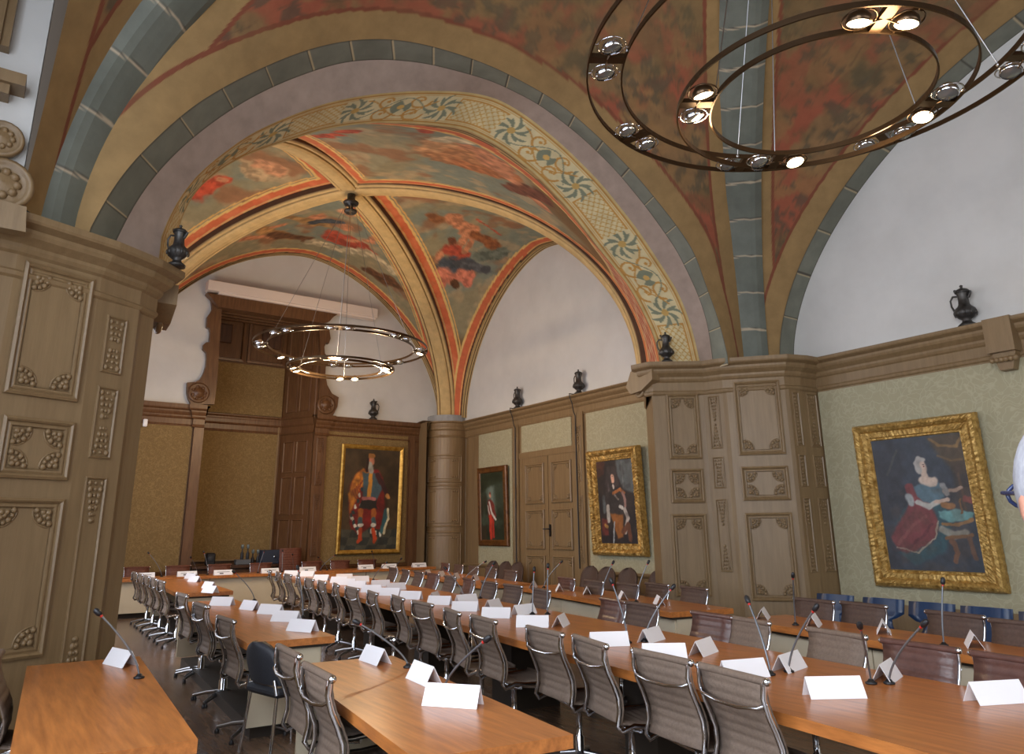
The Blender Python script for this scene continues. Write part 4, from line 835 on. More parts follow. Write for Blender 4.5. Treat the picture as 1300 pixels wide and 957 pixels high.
# right rows: front panel faces the viewer's left (lower X side)
def right_row(label,p_near,p_far,depth):
    a=np.array(p_near);b=np.array(p_far); d=(b-a)/np.linalg.norm(b-a); n=np.array([d[1],-d[0]])*depth
    e,q,qi,wp=table(label,quad(b,b+n,a+n,a),group=None); 
    d2=d*.06; q0=[np.array(x) for x in q]; fa=q0[3]+n*.14+d2; fb=q0[0]+n*.14-d2; L=np.linalg.norm(fb-fa); k=max(1,round(L/1.5))
    for i in range(k): s0=fa+(fb-fa)*(i/k)+d*.006; s1=fa+(fb-fa)*((i+1)/k)-d*.006; wp(tuple(s0),tuple(s1),.1,.68,'panel_cream','front_panel')
    for z in (q0[3]+d2,q0[0]-d2): wp(tuple(z+n*.14),tuple(z+n*.92),.1,.68,'panel_cream','end_panel')
    mb=MB(); mb.prism([tuple(q0[3]+n*.2+d2*2),tuple(q0[0]+n*.2-d2*2),tuple(q0[0]+n*.85-d2*2),tuple(q0[3]+n*.85+d2*2)],0,.1); mb.build('plinth','plinth_dark',e)
    mb=MB(); mb.prism([tuple(q0[3]+n*.06+d2*.5),tuple(q0[0]+n*.06-d2*.5),tuple(q0[0]+n*.94-d2*.5),tuple(q0[3]+n*.94+d2*.5)],.66,.685); mb.build('under_frame','plinth_dark',e); return e
right_row('long wooden desk with cream front panel near the blue chairs, foreground right',(5.22,.5),(6.06,4.99),.7)
right_row('long wooden desk with cream front panel before the oak pier and wig portrait',(5.99,5.74),(6.81,9.79),.84)
right_row('long wooden desk with cream front panel furthest along the right wall',(6.53,10.34),(7.38,15.0),.9)
def left_row(label,p_near,p_far,depth):     # panel at the right (higher X) side, sitters on the left
    a=np.array(p_near);b=np.array(p_far); d=(b-a)/np.linalg.norm(b-a); n=np.array([-d[1],d[0]])*depth
    e,q,qi,wp=table(label,quad(b+n,b,a,a+n)); q0=[np.array(x) for x in q]; d2=d*.08; A0=q0[2];B0=q0[1]
    L=np.linalg.norm(B0-A0); k=max(1,round(L/1.5))
    for i in range(k): s0=A0+n*.14+d2+(B0-A0-2*d2)*(i/k)+d*.006; s1=A0+n*.14+d2+(B0-A0-2*d2)*((i+1)/k)-d*.006; wp(tuple(s0),tuple(s1),.1,.68,'panel_cream','front_panel')
    for z in (A0+d2,B0-d2): wp(tuple(z+n*.14),tuple(z+n*.92),.1,.68,'panel_cream','end_panel')
    mb=MB(); mb.prism([tuple(A0+n*.2+d2*2),tuple(B0+n*.2-d2*2),tuple(B0+n*.85-d2*2),tuple(A0+n*.85+d2*2)],0,.1); mb.build('plinth','plinth_dark',e)
    mb=MB(); mb.prism([tuple(A0+n*.06+d2*.5),tuple(B0+n*.06-d2*.5),tuple(B0+n*.94-d2*.5),tuple(A0+n*.94+d2*.5)],.66,.685); mb.build('under_frame','plinth_dark',e); return e
left_row('wooden desk left of the centre table with five white cards along it',(2.5,6.27),(2.73,10.4),.72)
left_row('wooden desk on the far left behind the desk with five cards',(3.09,11.89),(3.30,15.6),.78)
left_row('wooden desk at bottom left corner beside the left pier',(.84,3.6),(.98,6.15),.68)
left_row('wooden desk in the bottom centre foreground with two white cards',(2.18,2.7),(2.45,5.05),.72)
# centre table
e,q,qi,wp=table('very long wide wooden centre table lined with name cards and chairs',[np.array(a) for a in ((4.84,15.3),(6.22,15.5),(5.03,5.9),(4.38,.9),(3.05,1.1),(3.62,5.43))])
q=[q[0],q[1],q[3],q[4]]
q0=[np.array(x) for x in q]
for t in np.linspace(.06,.94,7):
    a=q0[3]+(q0[0]-q0[3])*t; b=q0[2]+(q0[1]-q0[2])*t; wp(tuple(a+(b-a)*.3),tuple(a+(b-a)*.7),0,.68,'plinth_dark','pedestal',.35)
a0=[q0[i]*.0+((q0[3]+q0[2])/2 if i<2 else (q0[0]+q0[1])/2) for i in range(4)]
mb=MB(); mb.prism([tuple(q0[3]+(q0[2]-q0[3])*.42),tuple(q0[0]+(q0[1]-q0[0])*.42),tuple(q0[0]+(q0[1]-q0[0])*.58),tuple(q0[3]+(q0[2]-q0[3])*.58)],.6,.685); mb.build('under_frame','plinth_dark',e)
# far row across the room
e,q,qi,wp=table('long wooden desk across the far end in front of the niche',quad((2.0,17.0),(9.0,17.0),(9.0,16.3),(2.0,16.3)))
for i in range(4): wp((q[3][0]+.06+i*1.72,q[3][1]+.1),(q[3][0]+.06+(i+1)*1.72-.02,q[3][1]+.1),.1,.68,'panel_cream','front_panel')
wp((q[3][0]+.06,q[3][1]+.1),(q[0][0]+.06,q[0][1]-.1),.1,.68,'panel_cream','end_panel'); wp((q[2][0]-.06,q[2][1]+.1),(q[1][0]-.06,q[1][1]-.1),.1,.68,'panel_cream','end_panel')
mb=MB(); mb.box((0,.02,.05),(6.7,.4,.1)); mb.build('plinth','plinth_dark',e)
# ------------------------------------------------------------------ conference chairs
def back_profile(n=34):
    P=[]
    for i in range(n):
        t=i/(n-1); z=.455+.445*t; y=-.19-.06*t+.02*math.sin(t*PI)-.02*t*t+.022*math.sin(t*2*PI)
        P.append((y,z))
    return P
def ribbed(prof,w,th,nr,mb,mi=0):
    n=len(prof); rows=[]
    for j,(y,z) in enumerate(prof):
        a=prof[max(0,j-1)];b=prof[min(n-1,j+1)]; t=Vector((b[0]-a[0],b[1]-a[1])).normalized(); nn=Vector((t.y,-t.x)); rows.append((y,z,nn))
    F_=[];B_=[]
    for s,lst in ((1,F_),(-1,B_)):
        for j,(y,z,nn) in enumerate(rows):
            k=th*(.62+.38*abs(math.sin(PI*nr*j/(n-1)))); row=[]
            for i in range(5): x=-w/2+w*i/4; e_=1 if 0<i<4 else .4; row.append((x,y+s*nn.x*k*e_,z+s*nn.y*k*e_))
            lst.append(row)
    ringed=[F_[j]+B_[j][::-1] for j in range(n)]
    mb.grid(ringed,mi,True,cv=True); mb.add(ringed[0],[tuple(range(10))],mi); mb.add(ringed[-1],[tuple(range(9,-1,-1))],mi)
def make_chair(name,fab,label,cat='office chair'):
    e=empty(name,(0,0,0),0,label,cat)
    bp=back_profile(61); mb=MB(); ribbed(bp,.468,.014,9,mb); yt,zt=bp[-1]; mb.tube([(-.24,yt,zt),(.24,yt,zt)],.02,10); mb.build('backrest',fab,e)
    sp=[(.24-.43*i/40,.46-.025*math.sin(i/40*PI)+(.02 if i==0 else 0)-(.015*(1-i/40))) for i in range(41)]; mb=MB(); ribbed(sp,.44,.014,8,mb); mb.tube([(-.23,.24,.425),(.23,.24,.425)],.017,8); mb.build('seat',fab,e)
    for s in(-1,1):
        mb=MB(); pts=[(s*.238,.24,.43)]+[(s*.238,a,b) for a,b in sp[8:33:8]]+[(s*.238,-.19,.415),(s*.238,-.215,.45)]+[(s*.232,a-.024,b) for a,b in bp[10:-1:10]]+[(s*.236,yt-.012,zt-.005)]
        mb.tube(pts,.016,8,flat=(1,.6)); mb.ball((s*.246,yt-.004,zt),.02,8); mb.build('side_frame','chrome',e)
    y1,z1=bp[48]; mb=MB(); mb.tube([(-.238,y1-.012,z1-.01),(-.2,y1-.04,z1-.03),(-.08,y1-.052,z1-.045),(.08,y1-.052,z1-.045),(.2,y1-.04,z1-.03),(.238,y1-.012,z1-.01)],.010,8); mb.build('back_stretcher','chrome',e)
    mb=MB(); mb.tube([(-.238,-.06,.41),(-.12,-.03,.385),(0,-.02,.375),(.12,-.03,.385),(.238,-.06,.41)],.012,8); mb.tube([(-.238,.12,.405),(-.12,.08,.385),(0,.05,.375),(.12,.08,.385),(.238,.12,.405)],.012,8); mb.build('seat_stretcher','chrome',e)
    mb=MB(); mb.lathe([(.0,.385),(.05,.385),(.05,.36),(.022,.35),(.022,.2),(.032,.19),(.032,.1),(.04,.09),(.04,.05),(0,.05)],14); mb.build('column','chrome',e)
    for k in range(4):
        a=PI/4+k*PI/2; ca,sa=math.cos(a),math.sin(a); mb=MB(); mb.tube([(.03*ca,.03*sa,.09),(.16*ca,.16*sa,.075),(.30*ca,.30*sa,.045)],[.02,.016,.012],8); lg=mb.build('leg','alu',e)
        mb=MB(); mb.lathe([(.018,0),(.02,.005),(.018,.02),(.008,.035)],8,(.30*ca,.30*sa,0)); mb.build('glide','black_plastic',lg)
    return e
P0=(0,0)
protoT=make_chair('conference_chair','fabric_taupe','x'); protoL=make_chair('conference_chair','leather_brown','x'); protoB=make_chair('conference_chair','fabric_brown','x'); protoR=make_chair('conference_chair','fabric_rust','x')
used={}
def put(proto,x,y,face,label,group):
    if proto.name not in used: used[proto.name]=1; o=proto
    else: o=copy_tree(proto)
    o.location=(x,y,0); o.rotation_euler[2]=face-PI/2; o['label']=label; o['group']=group; return o
def from_top(px1,px2,zz=.90,face_right=True):
    """chair position from the two ends of its back rail"""
    A=uz(px1[0],px1[1],zz)[:2];B=uz(px2[0],px2[1],zz)[:2]; return (A+B)/2,A,B
bt=-back_profile(61)[-1][0]
# left row of the centre table (backs towards the viewer)
tops=[((886,846),(975,864)),((806,826.5),(875.9,840.8)),((723.3,807.7),(777,821)),((669.4,797),(715.2,805.5)),((595,783),(634,789)),((556,774),(594,779)),((523,764),(551,768.5)),((494.3,756.5),(517,761.4)),((463,750.5),(484,755)),((444.2,746.3),(462,750)),((420,741.5),(433.5,744)),((403,737.5),(415.5,739.7)),((388,734),(400,736)),((373,730.8),(383,732.6)),((360.5,728.7),(370.6,730)),((348,726),(355,727)),((337,723.5),(347,725.2))]
rw=math.atan2(.985,.165)  # direction of the row
for i,(a,b) in enumerate(tops):
    mpt,_,_=from_top(a,b); f=-.17+.10*math.sin(i*2.3)
    if i>8: yv=9.05+(i-9)*.70; mpt=np.array([3.79+(yv-8.87)*.092,yv])
    x,y=mpt[0]+bt*math.cos(f),mpt[1]+bt*math.sin(f)
    put(protoT,x,y,f,'taupe swivel chair, %s from the viewer, left row of the centre table'%ORD[i],'swivel chairs down the left side of the centre table')
# right row of the centre table
rt=[(1238,853,'L'),(1133,830,'L'),(1036,811,'T'),(929,793,'T'),(862,789,'L'),(790,773.5,'B'),(746,768,'L'),(692,756,'B'),(655,751,'B'),(618,747.5,'B'),(592,746,'L'),(553,739,'B'),(530,736,'L'),(505,732,'B'),(480,729,'B'),(462,726.5,'B')]
for i,(x_,y_,t) in enumerate(rt):
    p=uz(x_,y_,.87); f=PI-.17+.06*math.sin(i*1.7)
    yv=p[1]
    if i>=7: yv=7.35+(i-7)*.74
    X_=4.70+(yv-3.08)*.155+.02
    if i<7: yv=p[1]
    x=X_-bt+.08; pr_l={'L':protoL,'T':protoT,'B':protoB}[t]
    put(pr_l,x,yv,f,'%s swivel chair, %s from the viewer, right row of centre table'%({'L':'glossy brown leather','T':'taupe ribbed','B':'dark brown'}[t],ORD[i]),'swivel chairs down the right side of the centre table')
# chairs behind the right desks (facing the hall)
def behind(lst,names,grp,deskname):
    for i,(x_,y_,t) in enumerate(lst):
        p=uz(x_,y_,.87); f=PI-.17
        put({'L':protoL,'B':protoB}[t],p[0]-bt*.98,p[1]+.05,f,'%s swivel chair behind the %s desk, %s from viewer'%({'L':'glossy brown leather','B':'dark brown fabric'}[t],deskname,ORD[i]),grp)
behind([(1300,797,'B'),(1212,785,'B'),(1096,772,'B'),(1033,766.5,'B')],None,'chairs behind the nearest right desk','nearest right')
behind([(881,750,'B'),(834,745,'B'),(797,745,'B'),(754,741,'B'),(719,737,'L')],None,'chairs behind the middle right desk','middle right')
for i,(yv,t) in enumerate(((11.0,'B'),(11.85,'B'),(12.7,'B'),(13.5,'B'),(14.3,'L'))):
    put({'L':protoL,'B':protoB}[t],7.2+(yv-10.6)*.17,yv,PI-.17,'%s swivel chair behind the furthest right desk, %s from the viewer'%({'L':'glossy brown leather','B':'dark brown fabric'}[t],ORD[i]),'chairs behind the furthest right desk')
# left desks' chairs
for i,(a,b,yv) in enumerate((((289,784),(308,795),6.6),((270,766),(290,776),8.0),((262,762),(272,768),8.0),((247,759.5),(255,763),9.5),((238,757),(246,760),9.35))):
    put(protoT,1.94+(yv-6.5)*.07+.02*(i%2),yv,0.02,'taupe swivel chair, %s from the viewer at left desk with five cards'%ORD[i],'swivel chairs at the left desk with five cards')
for i,yv in enumerate((12.2,12.95,13.7,14.45,15.2)):
    put(protoT,2.4+(yv-12)*.02,yv,0.0,'taupe swivel chair, %s from the viewer at the far left desk'%ORD[i],'swivel chairs at the far left desk')
put(protoT,1.83,4.62,-.06,'taupe ribbed swivel chair at bottom centre, the farther of two','swivel chairs in the bottom centre foreground')
put(protoT,1.74,3.88,-.06,'taupe ribbed swivel chair at bottom centre, nearest the viewer','swivel chairs in the bottom centre foreground')
put(protoT,.38,5.45,-.1,'taupe ribbed swivel chair in the bottom left corner against the left pier','swivel chairs at the bottom left desk')
for i,x_ in enumerate((2.55,3.35,4.2,5.1,6.3,7.0,7.7)):
    put(protoR,x_,17.2,-PI/2,'rust brown swivel chair behind the far cross desk, %s from the left'%ORD[i],'rust chairs behind the far desk')
# high-back chairman's chair
def highback(x,y):
    e=empty('high_back_chair',(x,y,0),0,'rust brown high-backed ribbed chair standing before the niche right jamb','office chair')
    prof=[(.0+.05*t,.45+.77*t) for t in [i/50 for i in range(51)]]; mb=MB(); ribbed([(.19+a,b) for a,b in prof],.52,.03,14,mb); mb.build('backrest','fabric_rust',e)
    mb=MB(); ribbed([(-.25+.44*i/30,.46) for i in range(31)],.5,.035,7,mb); mb.build('seat','fabric_rust',e)
    mb=MB(); mb.lathe([(.0,.43),(.06,.43),(.03,.38),(.03,.09),(0,.09)],12); mb.build('column','chrome',e)
    for k in range(5): a=2*PI*k/5; mb=MB(); mb.tube([(0,0,.09),(.28*math.cos(a),.28*math.sin(a),.04)],[.02,.014],8); mb.ball((.28*math.cos(a),.28*math.sin(a),.025),.025,6); mb.build('leg','alu',e)
hb=uy(372,715,17.5); highback(hb[0],17.5)
# black mesh chair
def roundback(name,mt,label,cat,w=.5,h=.9,grp=None,legs='four'):
    e=empty(name,(0,0,0),0,label,cat,grp)
    mb=MB(); rows=[]
    for j in range(15):
        t=j/14; z=.5+(h-.5)*t; hw=w/2*(1 if t<.45 else math.sqrt(max(0.02,1-((t-.45)/.56)**2))); F_=[];B_=[]
        for i in range(9): u=-1+2*i/8; x=hw*u; y=-.2-.09*t+.05*u*u; F_.append((x,y+.016,z)); B_.append((x,y-.016,z))
        rows.append(F_+B_[::-1])
    mb.grid(rows,0,True,cv=True); mb.add(rows[0],[tuple(range(18))]); mb.add(rows[-1],[tuple(range(17,-1,-1))]); mb.build('backrest',mt,e)
    mb=MB(); mb.box((0,.02,.45),(w-.02,.46,.07),bev=.025); mb.build('seat',mt,e)
    for s in(-1,1):
        for yy in(-1,1):
            mb=MB(); mb.tube([(s*(w/2-.05),yy*.18,.42),(s*(w/2-.02),yy*.22+.0,0)],.012,6); mb.build('leg','chrome',e)
    for s in (-1,1):
        mb=MB(); mb.tube([(s*(w/2-.02),-.2,.44),(s*(w/2-.05),-.21,.54)],.012,6); mb.build('back_support','chrome',e)
    return e
rb0=roundback('visitor_chair','fabric_brown','x','chair')
n=0
for i,(x_,y_) in enumerate(((829,733.5),(789,728.5),(762,726),(741,725.5),(649,719),(634,717.5),(618,716.5))):
    p=ux(x_,y_,9.55); o=rb0 if n==0 else copy_tree(rb0); n+=1; o.location=(9.5,p[1],0); o.rotation_euler[2]=PI/2; o['label']='dark brown round-backed chair against the far right wall, %s from the viewer'%ORD[i]; o['group']='round-backed chairs along the far right wall'
bm_=roundback('mesh_chair','mesh_black','black mesh-backed chair with chrome legs, beside the left desk at lower left','chair',.46,.80); bm_.location=(2.0,5.98,0); bm_.rotation_euler[2]=-PI/2+.25
# blue shell chairs
def bluechair():
    e=empty('shell_chair',(0,0,0),0,'x','chair'); mb=MB(); rows=[]
    for j in range(19):
        t=j/18
        if t<.28: y=.22-.40*t/.28; z=.45-.01*math.sin(t/.28*PI); hw=.21
        elif t<.5: k=(t-.28)/.22; y=-.18-.05*k; z=.45+.12*k*k+.02*k; hw=.21-.12*math.sin(k*PI/2)
        else: k=(t-.5)/.5; y=-.23-.07*k; z=.59+.22*k; hw=.09+.15*min(1,k*3.0)**.7
        rows.append([(hw*u,y+.03*u*u*(1 if t>.5 else 0),z+th+ (.015*u*u if t<.28 else 0)) for th in (0,) for u in (-1,-.5,0,.5,1)]+[(hw*u,y-.014*(t>.4)+.03*u*u*(1 if t>.5 else 0),z-.014*(t<=.4)+ (.015*u*u if t<.28 else 0)) for u in (1,.5,0,-.5,-1)])
    mb.grid(rows,0,True,cv=True); mb.add(rows[0],[tuple(range(10))]); mb.add(rows[-1],[tuple(range(9,-1,-1))]); mb.build('shell','blue_ply',e)
    for s in(-1,1):
        for yy in(-1,1): mb=MB(); mb.tube([(s*.12,yy*.1,.43),(s*.2,yy*.18,.42),(s*.24,yy*.22,.0)],.011,6); mb.build('leg','chrome',e)
    return e
bc=bluechair()
for i,(a,b) in enumerate((((1036,753),(1084,757)),((1093,758),(1149,762)),((1151,763),(1213.5,768)),((1216,769),(1287,774)),((1290,775),(1370,784)))):
    yv=uz((a[0]+b[0])/2,(a[1]+b[1])/2,.805)[1]; o=bc if i==0 else copy_tree(bc); o.location=(8.45-.05*i+.0,yv,0)
    A_=uz(*a,.805);B_=uz(*b,.805); o.location=((A_[0]+B_[0])/2-.27,yv,0); o.rotation_euler[2]=PI/2; o['label']='dark blue plywood shell chair below the lady portrait wall, %s from the oak pier'%ORD[i]; o['group']='blue shell chairs along the near right wall'
# ------------------------------------------------------------------ name cards
def card_mesh(w,back=False,text=False):
    mb=MB(); h=.1; d=.055; t=.0015
    for s in(-1,1): mb.add([(-w/2,s*d,0),(w/2,s*d,0),(w/2,0,h),(-w/2,0,h),(-w/2,s*d-s*t*2,0),(w/2,s*d-s*t*2,0),(w/2,0,h-t*3),(-w/2,0,h-t*3)],[(0,1,2,3),(7,6,5,4),(0,4,5,1),(0,3,7,4),(1,5,6,2)])
    return mb
cardp=card_mesh(.297).build('name_card','paper'); first=[True]
def card(p,ang,label,group,z=.741,w=1):
    o=cardp if first[0] else cardp.copy()
    if not first[0]: COL.objects.link(o)
    first[0]=False; o.location=(p[0],p[1],z); o.rotation_euler=(0,0,ang); o.scale=(w,1,1); return tag(o,label,'name card',group)
def card_px(a,b,label,group,ang=None):
    A=uz(a[0],a[1],.84)[:2];B=uz(b[0],b[1],.84)[:2]; d=B-A; return card((A+B)/2,math.atan2(d[1],d[0]) if ang is None else ang,label,group)
ml=[((1023,858.8),(1090,857.6)),((915.7,838.5),(969,834.5)),((813.7,816.5),(871,816)),((748.9,802.3),(796,801)),((654.6,780.8),(697.5,781)),((610.5,770.5),(650,771)),((572.5,763),(609,763.5)),((541.5,755.7),(575.5,756.5)),((506.5,749.8),(537.5,750.4)),((481,745.8),(510.6,746.3)),((458,742.3),(486,742.5)),((440,737.2),(467.4,737.4)),((428,734.3),(453,734.3)),((419.7,731.8),(442,731.9)),((397,729.2),(419.7,729.4)),((381.5,724.7),(400,724.8)),((362,724),(378.5,724))]
for i,(a,b) in enumerate(ml): card_px(a,b,'white folded name card, %s from the viewer, left side of centre table'%ORD[i],'name cards on the left side of the centre table')
mr=[((1247,864.6),(1276,863),None),((1121,842),(1126,836),.3),((986.8,832.3),(1013.6,824),None),((880.4,814.7),(903.5,806.9),None),((819,798),(833,795),.35),((704.4,783.5),(719,776),None),((657,767.5),(673,766),.2),((615.6,762.5),(636,758.4),None),((584.6,755),(599.4,753.3),.1),((543,753.8),(560,748.5),None),((494.4,740.4),(510.6,739),-.1),((473.4,736.3),(493,735.8),-.2),((452.3,731),(463,731),-.2),((428.6,728.5),(445.8,728.2),-.2)]
for i,(a,b,g) in enumerate(mr): card_px(a,b,'folded name card with shaded back, %s from viewer, right side of centre table'%ORD[i],'name cards on the right side of the centre table',g)
def cards_at(lst,ang,desk,grp):
    for i,q in enumerate(lst):
        p=uz(q[0],q[1],.84); card(p,ang+.12*math.sin(i*3),'folded name card seen end-on upon the %s desk, %s from the viewer'%(desk,ORD[i]),grp)
cards_at([(1234,802),(1120,787),(1032,779.6),(968,771.5)],.5,'nearest right','name cards on the nearest right desk'); cards_at([(836,755.8),(790,750.3),(745,744.4),(710,741),(677,737)],.9,'middle right','name cards on the middle right desk'); cards_at([(603,729),(579,727),(560,724.8),(543,723)],.8,'furthest right','name cards on the furthest right desk')
for i,(a,b) in enumerate((((369.6,785),(400.3,787)),((348.8,774.5),(379.5,775.5)),((330,766.2),(359.2,767.4)),((310.3,761.2),(326.2,762.8)),((269.2,757.2),(297,757.7)))): card_px(a,b,'white folded name card on the left desk, %s from the viewer'%ORD[i],'five name cards on the left desk')
for i,(a,b) in enumerate((((259,742.8),(276,743.8)),((260.2,737.8),(271.8,738.7)),((238,730.5),(257.5,731.5)),((233.8,727.2),(252.8,727.9)))): card_px(a,b,'white folded name card on the far left desk, %s from the viewer'%ORD[i],'name cards on the far left desk')
card_px((141,821),(170,827),'white folded name card on the bottom left desk beside the pier','name card on the bottom left desk')
for i,(a,b) in enumerate((((557.7,867),(592.7,869)),((526,837),(551,846.5)),((465,817),(488.7,824)))): card_px(a,b,'white folded name card on the bottom centre desk, %s from the viewer'%ORD[i],'name cards on the bottom centre desk')
for i,(a,b) in enumerate((((170.6,725.4),(195.7,725.4)),((225.9,724.2),(248.7,724.2)),((272,722),(294,722)),((332.3,720.8),(352.6,720.8)),((380.3,719.2),(400,719.2)),((454.5,717.8),(473.3,717.4)),((484.6,717.8),(503,717.4)),((524,716.7),(539.5,716)))):
    x_=uy((a[0]+b[0])/2,a[1]+6,16.42)[0]; o=card((x_,16.42),.0,'white name card with faint print on the far cross desk, %s from the left'%ORD[i],'printed name cards on the far cross desk',w=1.25)
    mb=MB(); mb.add([(-.06,-.0445,.022),(.0,-.0445,.022),(.0,-.034,.042),(-.06,-.034,.042)],[(0,1,2,3)]); mb.add([(-.1,-.026,.057),(.1,-.026,.057),(.1,-.022,.064),(-.1,-.022,.064)],[(0,1,2,3)]); ob=mb.build('print','ink',o,fix=False); ob.location=(0,-.004,.0)
# ------------------------------------------------------------------ gooseneck microphones
def mic(bpx,hpx,label,group,thin=1,basexyz=None):
    B=uz(bpx[0],bpx[1],.745) if basexyz is None else np.array(basexyz,float); r=ray(*hpx); best=None
    for t in np.linspace(.5,30,3000):
        p=O+r*t
        if p[2]<.8: continue
        v=p-B; L=np.linalg.norm(v)+ (0 if abs(v[2])>.2 else .5); sc=abs(L-.46)+.6*max(0,math.hypot(v[0],v[1])-.28)
        if best is None or sc<best[0]: best=(sc,p)
    hd=Vector(best[1]-B); L=hd.length; e=empty('gooseneck_microphone',tuple(B),0,label,'microphone',group)
    mb=MB(); mb.lathe([(0,-.005),(.03,-.005),(.032,.004),(.02,.01),(.012,.022),(0,.022)],14); mb.build('base','black_plastic',e)
    mid=Vector((hd.x*.12,hd.y*.12,hd.z*.45)); pts=[]
    for k in range(13):
        t=k/12; p=(1-t)**2*Vector((0,0,.01))+2*t*(1-t)*Vector((hd.x*.1,hd.y*.1,hd.z*.4))+t*t*hd; pts.append(p)
    mb=MB(); mb.tube(pts[:-1],.0062,7); mb.build('gooseneck','grey_metal',e)
    d=(pts[-1]-pts[-2]).normalized(); mb=MB(); a=pts[-2]; mb.tube([a,a+d*.012],.0085,8); mb.build('indicator_ring','red_plastic',e)
    mb=MB(); mb.tube([a+d*.012,a+d*.018,a+d*.03,a+d*.055,a+d*.066],[.009,.0145,.017,.0165,.008],10); mb.build('microphone_head','black_plastic',e); return e
mm=[('right side of the centre table',[((1129,867),(1176,789)),((1106,867),(1091,792)),((1001.5,852),(1037,769)),((978,855.8),(948,759)),((818.5,814),(856,743)),((797.3,815.4),(775.4,735.8)),((695,779.4),(695.6,716.7)),((676,779.4),(678.3,721.5)),((609.4,759),(627.7,714)),((590,761.4),(564.4,720.2)),((498.5,731),(509.8,708.6)),((474,736),(491.7,713.5))]),
('nearest right desk',[((1198.5,819),(1197,736)),((1010,793),(1006.6,729))]),('middle right desk',[((807.7,764),(823.8,712)),((763,759.5),(779,712.7)),((690.4,745.8),(713.9,712))]),
('furthest right desk',[((591,735),(617.7,712))]),('left desk',[((384.6,783.5),(377.8,719)),((323,762),(295.4,724.5))]),('bottom left desk',[((176.4,860),(121.3,774.4))]),('bottom centre desk',[((518,846.5),(449,787.4)),((562,880),(621.5,808.6))])]
for nm,l in mm:
    for i,(b_,h_) in enumerate(l): mic(b_,h_,'black gooseneck microphone on %s%s'%(nm,', %s from the viewer'%ORD[i] if len(l)>1 else ''),'gooseneck microphones on the '+nm)
for i,(b_,h_) in enumerate((((205,732),(187.6,700.7)),((250.7,726.5),(242,707)),((264,726),(258.5,700)),((327.4,727),(336,698.6)),((358,724),(358.8,699)),((372.3,723),(371.3,703.5)),((415.4,723),(403.7,707)),((406.8,722),(426.5,704)),((475.6,717.5),(472,699.5)))):
    x_=uy(b_[0],b_[1],16.65)[0]; mic(b_,h_,'grey gooseneck microphone on the far cross desk, %s from the left'%ORD[i],'gooseneck microphones on the far cross desk',basexyz=(x_,16.65,.745))
# ------------------------------------------------------------------ things in the niche
for i,px in enumerate((305,312,320.5,327)):
    p=uy(px,705,18.35); e=empty('bottle',(p[0],18.2+(.0 if i<2 else .12),.86 if i>1 else .98),0,'slim glass bottle with pale stopper on the niche sideboard, %s from the left'%ORD[i],'bottle','slim bottles on the niche sideboard')
    mb=MB(); mb.lathe([(0,0),(.035,0),(.038,.01),(.038,.13),(.02,.17),(.014,.2),(.014,.24)],12); mb.build('body','mesh_black',e)
    mb=MB(); mb.lathe([(.014,.24),(.032,.25),(.035,.3),(.03,.33),(0,.34)],12); mb.build('stopper','glass_bottle',e)
p=uy(308,710,18.2); mb=MB(); mb.box((p[0],18.2,.92),(.34,.2,.12),bev=.01); tag(mb.build('storage_box','grey_metal'),'small dark grey box under two bottles on the niche sideboard','box')
p=uy(344.5,708,18.2); e=empty('equipment_case',(p[0],18.2,.86),0,'dark navy equipment case with chrome catch on the niche sideboard','case'); mb=MB(); mb.box((0,0,.16),(.52,.3,.32),bev=.015); mb.build('body','coat_navy',e); mb=MB(); mb.ball((.02,-.155,.16),.03,8); mb.build('catch','chrome',e)
p=uy(267,706,18.3); e=empty('desk_speaker',(p[0],18.3,.86),0,'small black speaker at the left end of the niche sideboard','speaker'); mb=MB(); mb.box((0,0,.14),(.2,.2,.28),bev=.03); mb.build('body','black_plastic',e); mb=MB(); mb.lathe([(.07,0),(.06,.01),(0,.004)],14,(0,-.1,.14),T=Matrix.Rotation(PI/2,3,'X')); mb.build('cone','mesh_black',e)
# small white sensor on the end wall
p=uy(184,537,YB-.06); mb=MB(); mb.box((p[0],YB-.1,p[2]),(.09,.08,.17),bev=.015); tag(mb.build('wall_sensor','paper'),'small white sensor box high on the end wall at far left','sensor')
